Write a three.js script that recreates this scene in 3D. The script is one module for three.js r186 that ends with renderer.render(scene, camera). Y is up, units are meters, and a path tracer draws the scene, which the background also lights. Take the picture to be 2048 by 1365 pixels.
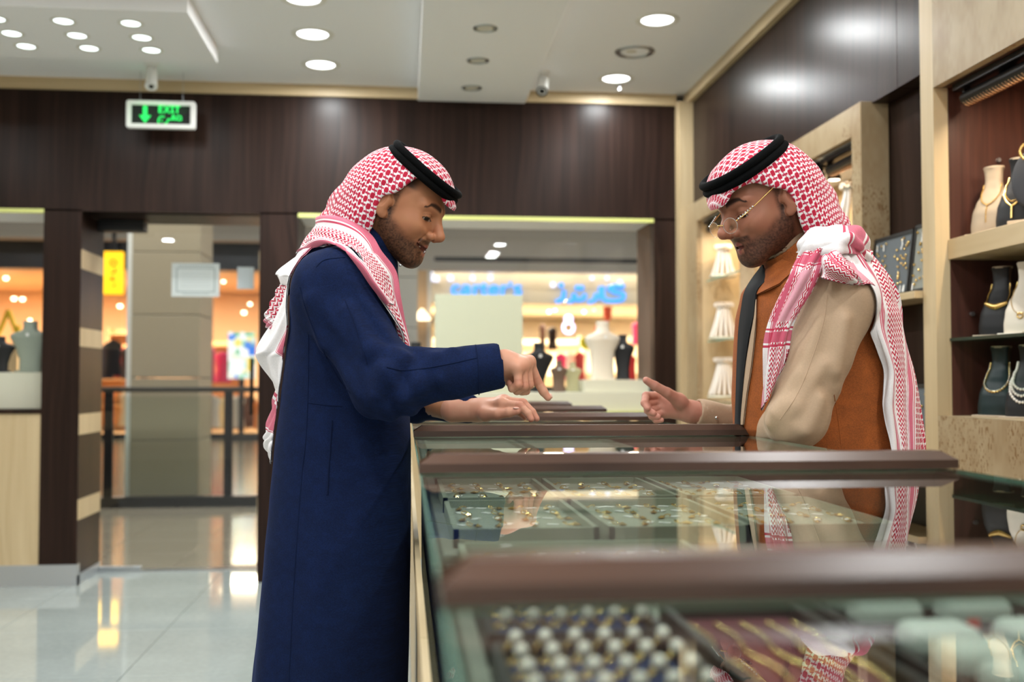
import * as THREE from 'three';
import { RoundedBoxGeometry } from 'three/addons/geometries/RoundedBoxGeometry.js';
import { mergeGeometries, mergeVertices, toCreasedNormals } from 'three/addons/utils/BufferGeometryUtils.js';
import { FontLoader } from 'three/addons/loaders/FontLoader.js';
import { TextGeometry } from 'three/addons/geometries/TextGeometry.js';
import { RectAreaLightUniformsLib } from 'three/addons/lights/RectAreaLightUniformsLib.js';
RectAreaLightUniformsLib.init();

// ---------------------------------------------------------------- camera, exposure, light levels
const EYE = new THREE.Vector3(0, 1.205, 0), FOCAL = 2100, IMG_W = 2048, IMG_H = 1365;
const YAW = Math.atan(215 / FOCAL), PITCH = Math.atan(77 / FOCAL);
const scene = new THREE.Scene();
scene.background = new THREE.Color(0x000000);
const camera = new THREE.PerspectiveCamera(2 * Math.atan(IMG_H / 2 / FOCAL) * 180 / Math.PI, IMG_W / IMG_H, 0.05, 120);
camera.position.copy(EYE);
const FWD = new THREE.Vector3(Math.sin(YAW) * Math.cos(PITCH), Math.sin(PITCH), -Math.cos(YAW) * Math.cos(PITCH));
const RIGHT = new THREE.Vector3(Math.cos(YAW), 0, Math.sin(YAW)), UPV = new THREE.Vector3().crossVectors(RIGHT, FWD);
camera.lookAt(EYE.clone().add(FWD));
camera.focus = 2.2;
camera.userData.fStop = 2.8;
const renderer = new THREE.WebGLRenderer({ antialias: true });
renderer.toneMapping = THREE.LinearToneMapping;
renderer.toneMappingExposure = 1.2;
renderer.shadowMap.enabled = true;
// radiance of each kind of lamp (the lamps themselves are built further down)
const LAMP = { big: 215, small: 60, niche: 90, mall: 34, shop: 30, sign: 1.0 };
const COOL = [0.97, 1.0, 1.0], WARM = [1.0, 0.84, 0.62], HALOGEN = [1.0, 0.80, 0.56];

// ---------------------------------------------------------------- helpers
const V = (x, y, z) => new THREE.Vector3(x, y, z);
const lerp = (a, b, t) => a + (b - a) * t, clamp = (x, a = 0, b = 1) => Math.min(b, Math.max(a, x));
const sstep = (a, b, x) => { const t = clamp((x - a) / (b - a)); return t * t * (3 - 2 * t); };
let seedState = 12345;
const rnd = () => { seedState = (seedState + 0x6d2b79f5) | 0; let t = Math.imul(seedState ^ (seedState >>> 15), 1 | seedState); t = (t + Math.imul(t ^ (t >>> 7), 61 | t)) ^ t; return ((t ^ (t >>> 14)) >>> 0) / 4294967296; };
// a point of the room that lies at depth d (metres in front of the lens, along the shop) in the direction of photo pixel x, y
function at(x, y, d) {
  const v = FWD.clone().multiplyScalar(FOCAL).addScaledVector(RIGHT, x - IMG_W / 2).addScaledVector(UPV, -(y - IMG_H / 2));
  return v.multiplyScalar(d / -v.z).add(EYE);
}
const hash2 = (x, y) => { let h = Math.imul(x | 0, 374761393) + Math.imul(y | 0, 668265263); h = Math.imul(h ^ (h >>> 13), 1274126177); return ((h ^ (h >>> 16)) >>> 0) / 4294967296; };
function noise2(x, y, wx = 0, wy = 0) {
  let ix = Math.floor(x), iy = Math.floor(y); const fx = x - ix, fy = y - iy, s = fx * fx * (3 - 2 * fx), t = fy * fy * (3 - 2 * fy);
  const m = (a, w) => w ? ((a % w) + w) % w : a;
  return lerp(lerp(hash2(m(ix, wx), m(iy, wy)), hash2(m(ix + 1, wx), m(iy, wy)), s), lerp(hash2(m(ix, wx), m(iy + 1, wy)), hash2(m(ix + 1, wx), m(iy + 1, wy)), s), t);
}
const hash3 = (x, y, z) => hash2(x + z * 57, y - z * 131);
function noise3(x, y, z) {
  const ix = Math.floor(x), iy = Math.floor(y), iz = Math.floor(z), fx = x - ix, fy = y - iy, fz = z - iz;
  const s = fx * fx * (3 - 2 * fx), t = fy * fy * (3 - 2 * fy), u = fz * fz * (3 - 2 * fz);
  const p = (k) => lerp(lerp(hash3(ix, iy, iz + k), hash3(ix + 1, iy, iz + k), s), lerp(hash3(ix, iy + 1, iz + k), hash3(ix + 1, iy + 1, iz + k), s), t);
  return lerp(p(0), p(1), u);
}
function texture(w, h, f, srgb = true, repeat = [1, 1]) {
  const data = new Uint8Array(w * h * 4);
  for (let y = 0; y < h; y++) for (let x = 0; x < w; x++) {
    const c = f(x / w, y / h, x, y), o = (y * w + x) * 4;
    data[o] = clamp(c[0], 0, 255); data[o + 1] = clamp(c[1], 0, 255); data[o + 2] = clamp(c[2], 0, 255); data[o + 3] = 255;
  }
  const t = new THREE.DataTexture(data, w, h);
  t.magFilter = THREE.LinearFilter; t.minFilter = THREE.LinearFilter; t.wrapS = t.wrapT = THREE.RepeatWrapping;
  if (srgb) t.colorSpace = THREE.SRGBColorSpace;
  t.repeat.set(...repeat); t.needsUpdate = true;
  return t;
}
const std = (o) => new THREE.MeshStandardMaterial(o), phy = (o) => new THREE.MeshPhysicalMaterial(o);
// uv in metres, taken from the plane a face lies in; the second coordinate runs up
function metricUV(g, turn = false) {
  if (g.index) g = g.toNonIndexed();
  const p = g.attributes.position, n = g.attributes.normal, uv = new Float32Array(p.count * 2);
  for (let i = 0; i < p.count; i++) {
    const ax = Math.abs(n.getX(i)), ay = Math.abs(n.getY(i)), az = Math.abs(n.getZ(i)); let a, b;
    if (ay >= ax && ay >= az) { a = p.getX(i); b = p.getZ(i); } else if (ax >= az) { a = p.getZ(i); b = p.getY(i); } else { a = p.getX(i); b = p.getY(i); }
    uv[i * 2] = turn ? b : a; uv[i * 2 + 1] = turn ? a : b;
  }
  g.setAttribute('uv', new THREE.BufferAttribute(uv, 2));
  return g;
}
// box given by its low and high corner; r > 0 rounds the edges
function bx(x0, y0, z0, x1, y1, z1, r = 0, turn = false) {
  const w = Math.abs(x1 - x0), h = Math.abs(y1 - y0), d = Math.abs(z1 - z0);
  const g = r ? new RoundedBoxGeometry(w, h, d, 2, Math.min(r, w * .45, h * .45, d * .45)) : new THREE.BoxGeometry(w, h, d);
  g.translate((x0 + x1) / 2, (y0 + y1) / 2, (z0 + z1) / 2);
  return metricUV(g, turn);
}
const cyl = (r0, r1, y0, y1, x = 0, z = 0, seg = 24) => new THREE.CylinderGeometry(r1, r0, y1 - y0, seg).translate(x, (y0 + y1) / 2, z);
const lathe = (pts, seg = 28) => new THREE.LatheGeometry(pts.map(([r, y]) => new THREE.Vector2(r, y)), seg);
function tube(pts, r, seg = 24, rad = 6, closed = false) {
  return new THREE.TubeGeometry(new THREE.CatmullRomCurve3(pts.map((p) => p.isVector3 ? p : V(...p)), closed, 'centripetal'), seg, r, rad, closed);
}
const joined = (list) => mergeGeometries(list.map((g) => { let q = g.index ? g.toNonIndexed() : g; if (!q.attributes.uv) q.setAttribute('uv', new THREE.BufferAttribute(new Float32Array(q.attributes.position.count * 2), 2)); for (const k of Object.keys(q.attributes)) if (!['position', 'normal', 'uv'].includes(k)) q.deleteAttribute(k); return q; }), false);
const taken = new Map();
function numbered(name) { const n = taken.get(name) ?? 0; taken.set(name, n + 1); return n ? `${name}_${String(n).padStart(3, '0')}` : name; }
function part(name, geo, mat, parent, label) {
  const m = new THREE.Mesh(geo, mat); m.name = name; m.castShadow = m.receiveShadow = true;
  if (label) m.userData.label = label;
  parent.add(m); return m;
}
function thing(name, label, category, pos = [0, 0, 0], group) {
  const g = new THREE.Group(); g.name = numbered(name); g.position.set(...pos); g.userData = { label, category };
  if (group) g.userData.group = group;
  scene.add(g); return g;
}
function solo(name, geo, mat, label, category, pos = [0, 0, 0], group) {
  const m = new THREE.Mesh(geo, mat); m.name = numbered(name); m.position.set(...pos); m.castShadow = m.receiveShadow = true;
  m.userData = { label, category }; if (group) m.userData.group = group;
  scene.add(m); return m;
}
function struct(name, label, category, geo, mat) {
  const o = geo ? new THREE.Mesh(geo, mat) : new THREE.Group(); o.name = name; o.castShadow = o.receiveShadow = true;
  o.userData = { label, category, kind: 'structure' }; scene.add(o); return o;
}
function copyOf(root, pos, label, turn) {
  const c = root.clone(); c.name = numbered(root.name.replace(/_\d{3}$/, '')); c.userData = { ...root.userData };
  if (label) c.userData.label = label;
  if (pos) c.position.set(...pos);
  if (turn !== undefined) c.rotation.y = turn;
  scene.add(c); return c;
}
function areaLamp(rgb, L, w, h, pos, look, parent = scene) {
  const l = new THREE.RectAreaLight(new THREE.Color().setRGB(...rgb), L, w, h); l.position.set(...pos); l.name = 'lamp_light'; parent.add(l); l.lookAt(...look); return l;
}

// ---------------------------------------------------------------- materials
function woodTexture(base, dark, o) {
  const { streak = 60, len = 3, amount = 1, knots = 0, size = 512 } = o;
  return texture(size, size, (u, v) => {
    const warp = noise2(u * 6, v * 4, 6, 4) * .06;
    const a = noise2((u + warp) * streak, v * len, streak, len), b = noise2(u * streak * 3.5, v * len * 3, Math.round(streak * 3.5), len * 3), c = noise2(u * 7, v * 2, 7, 2);
    let t = clamp((a * .45 + b * .25 + c * .45 - .25) * amount);
    if (knots) { const k = noise2(u * 150, v * 80, 150, 80), k2 = noise2(u * 6 + 3, v * 3, 6, 3); if (k > .68 && k2 > .48) t = clamp(t + (k - .68) * knots * (k2 - .48) * 4); }
    return [0, 1, 2].map((i) => lerp(base[i], dark[i], t));
  });
}
const M = {};
{
  const dark = woodTexture([54, 38, 32], [25, 17, 14], { streak: 46, len: 2, amount: 1.1 });
  dark.repeat.set(.9, .55);
  M.wenge = phy({ map: dark, roughness: .31, specularIntensity: .26 });
  const red = woodTexture([86, 50, 40], [44, 24, 20], { streak: 50, len: 2 }); red.repeat.set(1.2, .8);
  M.redwood = phy({ map: red, roughness: .38 });
  const maple = woodTexture([210, 188, 150], [178, 152, 112], { streak: 40, len: 2, amount: .9 }); maple.repeat.set(1.1, .6);
  M.maple = phy({ map: maple, roughness: .42 });
  const mapleH = maple.clone(); mapleH.rotation = Math.PI / 2; mapleH.repeat.set(.6, 1.1); mapleH.needsUpdate = true;
  M.mapleAcross = phy({ map: mapleH, roughness: .42 });
  const burl = woodTexture([180, 160, 128], [136, 106, 72], { streak: 14, len: 10, amount: .7, knots: 9, size: 1024 }); burl.repeat.set(1.6, 1.3);
  M.burl = phy({ map: burl, roughness: .3 });
  const bar = woodTexture([82, 57, 45], [48, 31, 24], { streak: 8, len: 2, size: 256 }); bar.rotation = Math.PI / 2; bar.repeat.set(2, 2);
  M.bar = phy({ map: bar, roughness: .3 });
  M.plaster = std({ color: 0xf4f3f4, roughness: .9 });
  M.white = std({ color: 0xeeeeea, roughness: .5 });
  M.black = std({ color: 0x0d0d0e, roughness: .45 });
  M.blackMetal = std({ color: 0x141416, roughness: .35, metalness: .4 });
  M.steel = std({ color: 0xb8bcc0, roughness: .28, metalness: .9 });
  M.brushed = std({ color: 0xc2c6ca, roughness: .38, metalness: .75 });
  M.gold = std({ color: new THREE.Color().setRGB(.95, .66, .24), roughness: .22, metalness: 1 });
  M.silver = std({ color: new THREE.Color().setRGB(.85, .85, .86), roughness: .2, metalness: 1 });
  M.pearl = phy({ color: 0xf4ece2, roughness: .22, clearcoat: .6, clearcoatRoughness: .15 });
  M.pane = phy({ color: 0xffffff, transmission: 1, thickness: 0, roughness: 0, ior: 1.5 });
  M.greenPane = phy({ color: 0xecf4f0, transmission: 1, thickness: 0, roughness: 0, ior: 1.5 });
  M.topPane = phy({ color: 0xe8f0eb, transmission: 1, thickness: 0, roughness: 0, ior: 1.8 });
  M.glassEdge = phy({ color: 0x9fc8b4, roughness: .15, transmission: .3, thickness: 0 });
  M.limeEdge = phy({ color: 0xd8dc86, roughness: .3 });
  const speck = texture(256, 256, (u, v) => { const n = 236 + (noise2(u * 64, v * 64, 64, 64) - .5) * 10 + (noise2(u * 6, v * 6, 6, 6) - .5) * 8; return [n - 8, n - 4, n - 8]; });
  M.tile = phy({ map: speck, color: 0xbdc3c4, roughness: .05, ior: 1.6 });
  M.grout = std({ color: 0x8d908c, roughness: .9 });
  M.mallTile = phy({ color: 0x8d8474, roughness: .12, ior: 1.6 });
  M.cream = std({ color: 0xd6d4c0, roughness: .6 });
  M.creamBoard = std({ color: 0xc8cab0, roughness: .55 });
  M.leatherBlack = std({ color: 0x15161a, roughness: .55 });
  M.leatherBrown = std({ color: 0x6b5647, roughness: .6 });
  M.leatherBeige = std({ color: 0xb9a892, roughness: .6 });
  M.leatherCream = std({ color: 0xe6dccb, roughness: .55 });
  M.tealBlack = std({ color: 0x13282b, roughness: .45 });
}
// ---------------------------------------------------------------- the shop: shell
const ZB = -6.4, ZG = -6.87, XR = 1.775, XL = -4.6, ZF = 2.6, CEIL = 2.99;
// floor of big polished tiles
{
  const floor = struct('floor', 'polished off white tiled shop floor mirroring the shop front', 'floor', bx(XL - .2, -.12, ZF + .2, 2.6, -.008, ZG + .02), M.grout);
  const S = .8, x0 = -1.136 - 5 * S, g = bx(-S / 2 + .0015, -.02, -S / 2 + .0015, S / 2 - .0015, 0, S / 2 - .0015, .0012);
  for (let i = 0; i < 9; i++) for (let k = 0; k < 12; k++) {
    const m = part(k + i ? `tile_${String(i * 12 + k).padStart(3, '0')}` : 'tile', g, M.tile, floor); m.position.set(x0 + (i + .5) * S, 0, ZG + .02 + (k + .5) * S);
  }
}
// ceiling slab with the long dropped band and the square dropped panel at the left
const ceiling = struct('ceiling', 'cream plaster shop ceiling with rows of downlights', 'ceiling', bx(XL - .2, CEIL, ZF + .2, 2.6, CEIL + .2, ZB - .3), M.plaster);
part('dropped_band', bx(.075, CEIL - .078, ZF, .735, CEIL + .01, ZB + .002, .004), M.plaster, ceiling, 'dropped plaster band running along the ceiling');
part('dropped_panel', bx(-4.2, CEIL - .085, -4.93, -1.005, CEIL + .01, -5.72, .004), M.plaster, ceiling, 'dropped plaster panel with small round lights');
// side and rear walls (the rear one lies behind the viewer)
struct('wall_left', 'light maple panelled wall at the left side of the shop', 'wall', bx(XL - .15, 0, ZF, XL, CEIL, ZB), M.maple);  // unseen wall; its light maple is chosen to bounce light onto the ceiling
struct('wall_front', 'cream wall behind the viewer', 'wall', bx(XL, 0, ZF, 2.6, CEIL, ZF + .15), M.plaster);
// back wall: fascia, posts, sills
const wallBack = struct('wall_back', 'dark brown laminate shop front wall with openings', 'wall', bx(XL, 2.2, ZB, 1.69, 2.922, ZB - .09), M.wenge);
{
  const p = (n, g, m, l) => part(n, g, m, wallBack, l);
  p('post', bx(-2.115, .125, ZB, -1.9, 2.21, ZB - .06), M.wenge);
  p('post', bx(-.868, .0, ZB, -.642, 2.21, ZB - .47), M.wenge);
  p('post', bx(1.545, 0, ZB, 1.69, 2.21, ZB - .1), M.wenge);
  // reveal of the doorway: dark panel with maple inlays
  p('reveal', bx(-2.02, .0, ZB - .06, -1.902, 2.2, ZG), M.wenge);
  for (const [y0, y1] of [[.38, .50], [.88, 1.0], [1.40, 1.51], [1.86, 1.975]]) p('inlay', bx(-1.904, y0, ZB - .003, -1.899, y1, ZG + .01), M.maple, 'maple inlay stripe');
  for (const [y0, y1] of [[.38, .50], [.88, 1.0], [1.40, 1.51], [1.86, 1.975]]) p('inlay', bx(-.871, y0, ZB - .003, -.866, y1, ZG + .01), M.maple, 'maple inlay stripe');
  p('lintel', bx(-1.9, 2.2, ZB - .02, -.868, 2.3, ZG - .03), M.wenge);
  p('dado_panel', bx(XL, .125, ZB - .005, -2.115, 1.005, ZB - .06), M.maple, 'light maple panel under the left shop window');
  p('sill', bx(XL, 1.005, ZB + .004, -2.115, 1.03, ZB - .1), M.wenge);
  p('dado_panel', bx(-.642, .125, ZB - .005, 1.545, .985, ZB - .06), M.maple, 'light maple panel under the right shop window');
  p('sill', bx(-.642, .985, ZB + .003, 1.545, 1.005, ZB - .1), M.limeEdge, 'pale yellow sill edge');
}
struct('baseboard_back', 'brushed steel skirting along the shop front', 'skirting', joined([bx(XL, 0, ZB + .006, -1.897, .125, ZB - .05), bx(-1.905, 0, ZB, -1.897, .06, ZG), bx(-.642, 0, ZB + .006, 1.69, .125, ZB - .05)]), M.brushed);
// maple trims: cornice along the back wall and the right wall, upright in the corner
struct('trim_1', 'light maple cornice strip along the top of the back wall', 'trim', bx(XL, 2.92, ZB + .022, 1.69, CEIL, ZB - .05, .002, true), M.maple);
struct('trim_2', 'light maple upright in the back right corner', 'trim', bx(1.685, 0, ZB + .09, 1.778, 2.93, ZB - .1, .002), M.maple);
struct('trim_3', 'light maple cornice strip along the top of the right wall', 'trim', bx(XR - .035, 2.925, ZB, XR + .05, CEIL, ZF, .002), M.mapleAcross);
// right wall: upper dark fascia, recessed bay, wall behind the cabinets
const wallRight = struct('wall_right', 'dark brown glossy laminate fascia high on the right wall', 'wall');
{
  const zs = [ZB, -3.61, -1.2, ZF];
  for (let i = 0; i < 3; i++) part('panel', bx(XR, 2.262, zs[i] + .0015, XR + .1, 2.928, zs[i + 1] - .0015, .001), M.wenge, wallRight);
  part('backing', bx(2.14, 0, ZB, 2.6, CEIL, ZF), M.wenge, wallRight);
}
// ---------------------------------------------------------------- ceiling lamps
function glowing(rgb, k) { return std({ color: 0x222222, emissive: new THREE.Color().setRGB(...rgb), emissiveIntensity: k, roughness: .4 }); }
M.lensOn = glowing(COOL, 5.5); M.lensSmall = glowing([.86, 1, .96], 3.0); M.lensOff = std({ color: 0xd9d4c6, roughness: .35 });
M.lampRing = std({ color: 0xe8e6de, roughness: .35 });
const ringBig = lathe([[.078, .0], [.082, -.006], [.098, -.008], [.108, -.005], [.11, 0]], 40), lensBig = lathe([[0, -.0005], [.05, -.002], [.08, -.0005]].reverse(), 36);
const ringSmall = lathe([[.043, 0], [.045, -.004], [.055, -.005], [.06, -.003], [.061, 0]], 32), lensSmall = lathe([[0, -.001], [.03, -.002], [.045, -.0005]].reverse(), 28);
function bigLamp(x, z, label, lit = true) {
  const t = thing('ceiling_downlight', label, 'light', [x, CEIL, z], 'round ceiling downlights');
  part('ring', ringBig, M.lampRing, t); part('lens', lensBig, lit ? M.lensOn : M.lensOff, t);
  if (lit) areaLamp(COOL, LAMP.big, .125, .125, [0, -.012, 0], [x, 0, z], t);
  return t;
}
function smallLamp(x, y, z, label, lit, group) {
  const t = thing('small_ceiling_light', label, 'light', [x, y, z], group);
  part('ring', ringSmall, lit ? M.lampRing : M.steel, t); part('lens', lensSmall, lit ? M.lensSmall : M.lensOff, t);
  if (lit) areaLamp(COOL, LAMP.small, .07, .07, [0, -.008, 0], [x, 0, z], t);
  return t;
}
{
  const LX = -.478, RXX = 1.242;
  bigLamp(LX, -5.97, 'lit round downlight nearest the back wall, above the standing man in navy');
  bigLamp(LX, -5.44, 'lit round downlight in the middle of the left row, right of the exit sign');
  bigLamp(LX, -4.93, 'lit round downlight cut by the top edge of the photo');
  for (const z of [-3.9, -2.9, -1.9, -.9, .1, 1.1]) bigLamp(LX, z, 'lit round downlight of the left row, overhead beyond the top of the photo');
  bigLamp(RXX, -6.07, 'lit round downlight at the back of the right row, near the security camera');
  const o = thing('ceiling_spotlight', 'unlit recessed swivel spotlight between two lit downlights', 'light', [RXX, CEIL, -5.56]);
  part('ring', ringBig, M.steel, o); part('cup', lathe([[.078, 0], [.06, .02], [.0, .03]], 28), M.brushed, o); part('lens', lathe([[0, -.006], [.03, -.004], [.034, .012]].reverse(), 24).translate(-.02, .004, 0), M.lensOff, o);
  bigLamp(RXX, -5.05, 'lit round downlight at the front of the right row');
  for (const z of [-4.0, -1.95, -.94, 0, .9, 1.35]) bigLamp(RXX, z, 'lit round downlight of the right row, overhead beyond the top of the photo');
  const words = [['nearest column', 'middle column', 'left column'], ['front row', 'middle row', 'back row']];
  [-1.305, -1.615, -1.925].forEach((x, i) => [-5.11, -5.32, -5.52].forEach((z, k) => smallLamp(x, CEIL - .085, z, `small lit round light in the dropped panel, ${words[1][k]}, ${['right', 'middle', 'left'][i]} column`, true, 'small lights in the dropped panel')));
  [-5.03, -5.55, -6.08].forEach((z, k) => smallLamp(.385, CEIL - .078, z, `unlit small round light in the dropped ceiling band, ${['nearest', 'middle one', 'farthest'][k]} of three`, false, 'unlit lights in the dropped band'));
  for (const [x, z] of [[-3, -4.4], [-3, -2.2], [-3, 0], [-1.7, -3.6], [-1.7, -1.6], [-1.7, .6]]) bigLamp(x, z, 'lit round downlight over the left part of the shop, outside the photo');
}
// ---------------------------------------------------------------- display counter
const CX0 = .024, CX1 = .762, GY = 1.08, BARZ = [-.60, -1.42, -2.3, -3.14, -3.97, -4.8];
{
  const ends = [.4, ...BARZ, -5.6], side = ['nearest to the viewer', 'second from the viewer', 'beside the two men', 'behind the pointing hand', 'fifth from the viewer', 'sixth from the viewer', 'farthest, by the shop window'];
  for (let i = 0; i < ends.length - 1; i++) {
    const z0 = ends[i], z1 = ends[i + 1], zc = (z0 + z1) / 2, h = (z0 - z1) / 2 - .001;
    const t = thing('display_case', `glass topped jewellery display case, ${side[i]}`, 'display case', [0, 0, zc], 'display cases of the counter');
    part('plinth', bx(CX0 + .05, 0, h, CX1 - .03, .1, -h), M.black, t);
    part('cabinet', bx(CX0 + .004, .1, h, CX1, .84, -h), M.maple, t);
    part('bottom', bx(CX0 + .02, .84, h, CX1, .86, -h), M.wenge, t);
    part('riser', bx(CX0 + .03, .86, h - .03, CX1 - .03, .965, -h + .03, .003), std({ color: 0x8a8d80, roughness: .7 }), t, 'grey green display step');
    part('back_panel', bx(CX1 - .018, .86, h, CX1, GY - .006, -h), M.wenge, t);
    part('front_glass', new THREE.PlaneGeometry(2 * h - .004, GY - .866).rotateY(-Math.PI / 2).translate(CX0 + .003, (GY + .854) / 2, 0), M.greenPane, t);
    part('front_rail', bx(CX0 - .002, .80, h, CX0 + .016, .86, -h), M.maple, t);
    const pane = new THREE.PlaneGeometry(CX1 - CX0 + .004, 2 * h).rotateX(-Math.PI / 2).translate((CX0 + CX1) / 2, GY, 0);
    part('glass_top', pane, M.topPane, t, 'greenish glass top');
    part('glass_edge', joined([bx(CX0 - .002, GY - .007, h - .001, CX1 + .002, GY - .0005, h + .0005), bx(CX0 - .002, GY - .007, -h, CX1 + .002, GY - .0005, -h + .0015), bx(CX1 + .001, GY - .007, h, CX1 + .003, GY - .0005, -h), bx(CX0 - .003, GY - .007, h, CX0 - .001, GY - .0005, -h)]), M.glassEdge, t);
  }
  // dark wooden bars across the joints of the glass
  const half = .028, prof = [[-half, 0], [half, 0], [half, .012], [half - .015, .0235], [-half + .015, .0235], [-half, .012]];
  const names = ['nearest and most blurred', 'second from the viewer', 'under the hands of the man in navy', 'fourth from the viewer', 'fifth from the viewer', 'farthest from the viewer'];
  BARZ.forEach((z, i) => {
    const L = CX1 - CX0, ch = .018, pos = [], q = (x, k, end) => { const [pz, py] = prof[k]; return [x + (end ? -1 : 1) * (py > .02 ? ch : 0), GY + .0015 + py, pz]; };
    const A = prof.map((_, k) => q(CX0 - .004, k, false)), B = prof.map((_, k) => q(CX1 + .004, k, true)), n = prof.length;
    const tri = (a, b, c) => pos.push(...a, ...b, ...c);
    for (let k = 0; k < n; k++) { const m = (k + 1) % n; tri(A[k], B[m], B[k]); tri(A[k], A[m], B[m]); }
    for (let k = 1; k < n - 1; k++) { tri(A[0], A[k + 1], A[k]); tri(B[0], B[k], B[k + 1]); }
    let g = new THREE.BufferGeometry(); g.setAttribute('position', new THREE.Float32BufferAttribute(pos, 3)); 
    for (let t = 0; t < pos.length; t += 9) {}
    g.computeVertexNormals(); g = metricUV(g);
    solo('counter_bar', g, M.bar, `dark chamfered wooden bar across the glass counter, ${names[i]}`, 'wooden bar', [0, 0, z], 'wooden bars across the counter');
  });
}
// ---------------------------------------------------------------- wall cabinets on the right
const CF = 1.73;
M.ribs = std({ color: 0xb89880, roughness: .22, metalness: .95 });
M.warmLens = glowing(HALOGEN, 9);
function trackLamp(name, label, x, y, z0, z1, facet) {
  const t = thing(name, label, 'light', [x, y, (z0 + z1) / 2]), L = Math.abs(z1 - z0);
  part('rail', bx(-.03, .03, L / 2 + .03, .03, .05, -L / 2 - .03), M.blackMetal, t);
  part('tube', new THREE.CylinderGeometry(.022, .022, L, 20).rotateX(Math.PI / 2), M.blackMetal, t);
  for (const s of [-1, 1]) part('bracket', bx(-.012, -.01, s * (L / 2 - .004) - .006, .012, .035, s * (L / 2 - .004) + .006), M.blackMetal, t);
  const ribs = []; const n = Math.round(L / .017);
  for (let i = 0; i < n; i++) ribs.push(new THREE.TorusGeometry(.0195, .0052, 6, 10, Math.PI * .7).rotateZ(-Math.PI * .85).translate(.004, -.004, -L / 2 + (i + .5) * L / n));
  part('reflector', joined(ribs), M.ribs, t, 'ribbed coppery reflector');
  return t;
}
function spot(name, label, x, y, z, dir, L, group) {
  const t = thing(name, label, 'light', [x, y, z], group);
  const lens = new THREE.CylinderGeometry(.024, .024, .004, 20);
  part('housing', lathe([[0, .045], [.02, .044], [.027, .03], [.03, 0], [.027, -.002], [.025, .0]].reverse(), 22), M.blackMetal, t);
  part('lens', lens, M.warmLens, t);
  areaLamp(HALOGEN, L, .036, .036, [0, -.012, 0], [x + dir[0], y + dir[1], z + dir[2]], t);
  return t;
}
// near cabinet: burl frame around a dark niche with shelves
{
  const z0 = -3.355, z1 = .9, n0 = -3.27, n1 = -1.0, y0 = 1.087, y1 = 2.167;
  const t = thing('wall_cabinet', 'tall burl veneer wall cabinet with open jewellery niche at the right edge', 'cabinet', [CF, 0, 0]);
  const b = (x0, a, za, x1, c, zb) => bx(x0, a, za, x1, c, zb);
  part('side_stile', b(0, 0, z0, .05, 2.92, n0), M.maple, t);
  part('bottom_panel', b(0, 0, n0, .03, y0, z1), M.burl, t);
  part('top_panel', b(0, y1, n0, .03, 2.92, z1), M.burl, t);
  part('side_stile', b(0, y0, n1, .03, y1, z1), M.burl, t);
  part('end_panel', b(.05, 0, z0, .41, 2.92, z0 + .02), M.wenge, t);
  part('niche_back', b(.37, y0 - .03, n0 - .02, .39, y1 + .03, n1 + .02), M.redwood, t);
  part('niche_side', b(.051, y0 - .03, n0 - .02, .37, y1 + .03, n0 + .002), M.redwood, t);
  part('niche_side', b(.032, y0 - .03, n1, .37, y1 + .03, n1 + .02), M.redwood, t);
  part('niche_floor', b(.031, y0 - .03, n0, .37, y0, n1), M.maple, t);
  part('niche_ceiling', b(.03, y1, n0, .37, y1 + .03, n1), M.redwood, t);
  const sh = part('wooden_shelf', bx(.043, 1.598, n0, .37, 1.664, n1, .002), M.mapleAcross, t, 'thick maple shelf');
  part('glass_shelf', bx(.045, 1.330, n0 + .004, .36, 1.340, n1 - .004), phy({ color: 0x9fd2bd, transmission: .85, thickness: 0, roughness: .05 }), t, 'dark green edged glass shelf');
  part('shelf_edge', bx(.043, 1.330, n0 + .004, .0455, 1.340, n1 - .004), std({ color: 0x16302a, roughness: .2 }), t);
  for (const [x, y] of [[.22, 1.93], [.12, 1.42]]) part('shelf_peg', new THREE.CylinderGeometry(.007, .007, .012, 14).rotateX(Math.PI / 2).translate(x, y, n0 + .006), M.steel, t);
  trackLamp('niche_track_light', 'black linear track light with ribbed reflector at top of near niche', CF + .075, 2.115, -3.2, -2.3);
  for (const [i, z] of [[0, -3.0], [1, -2.65], [2, -2.3], [3, -1.9]]) spot('niche_spotlight', ['small round spotlight in the near niche, farthest back', 'small round spotlight in the near niche, second', 'small round spotlight in the near niche, third', 'small round spotlight in the near niche, fourth'][i], CF + .1, 2.118, z, [.12, -.6, -.05], LAMP.niche * 9, 'spotlights in the near niche');
}
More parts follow.
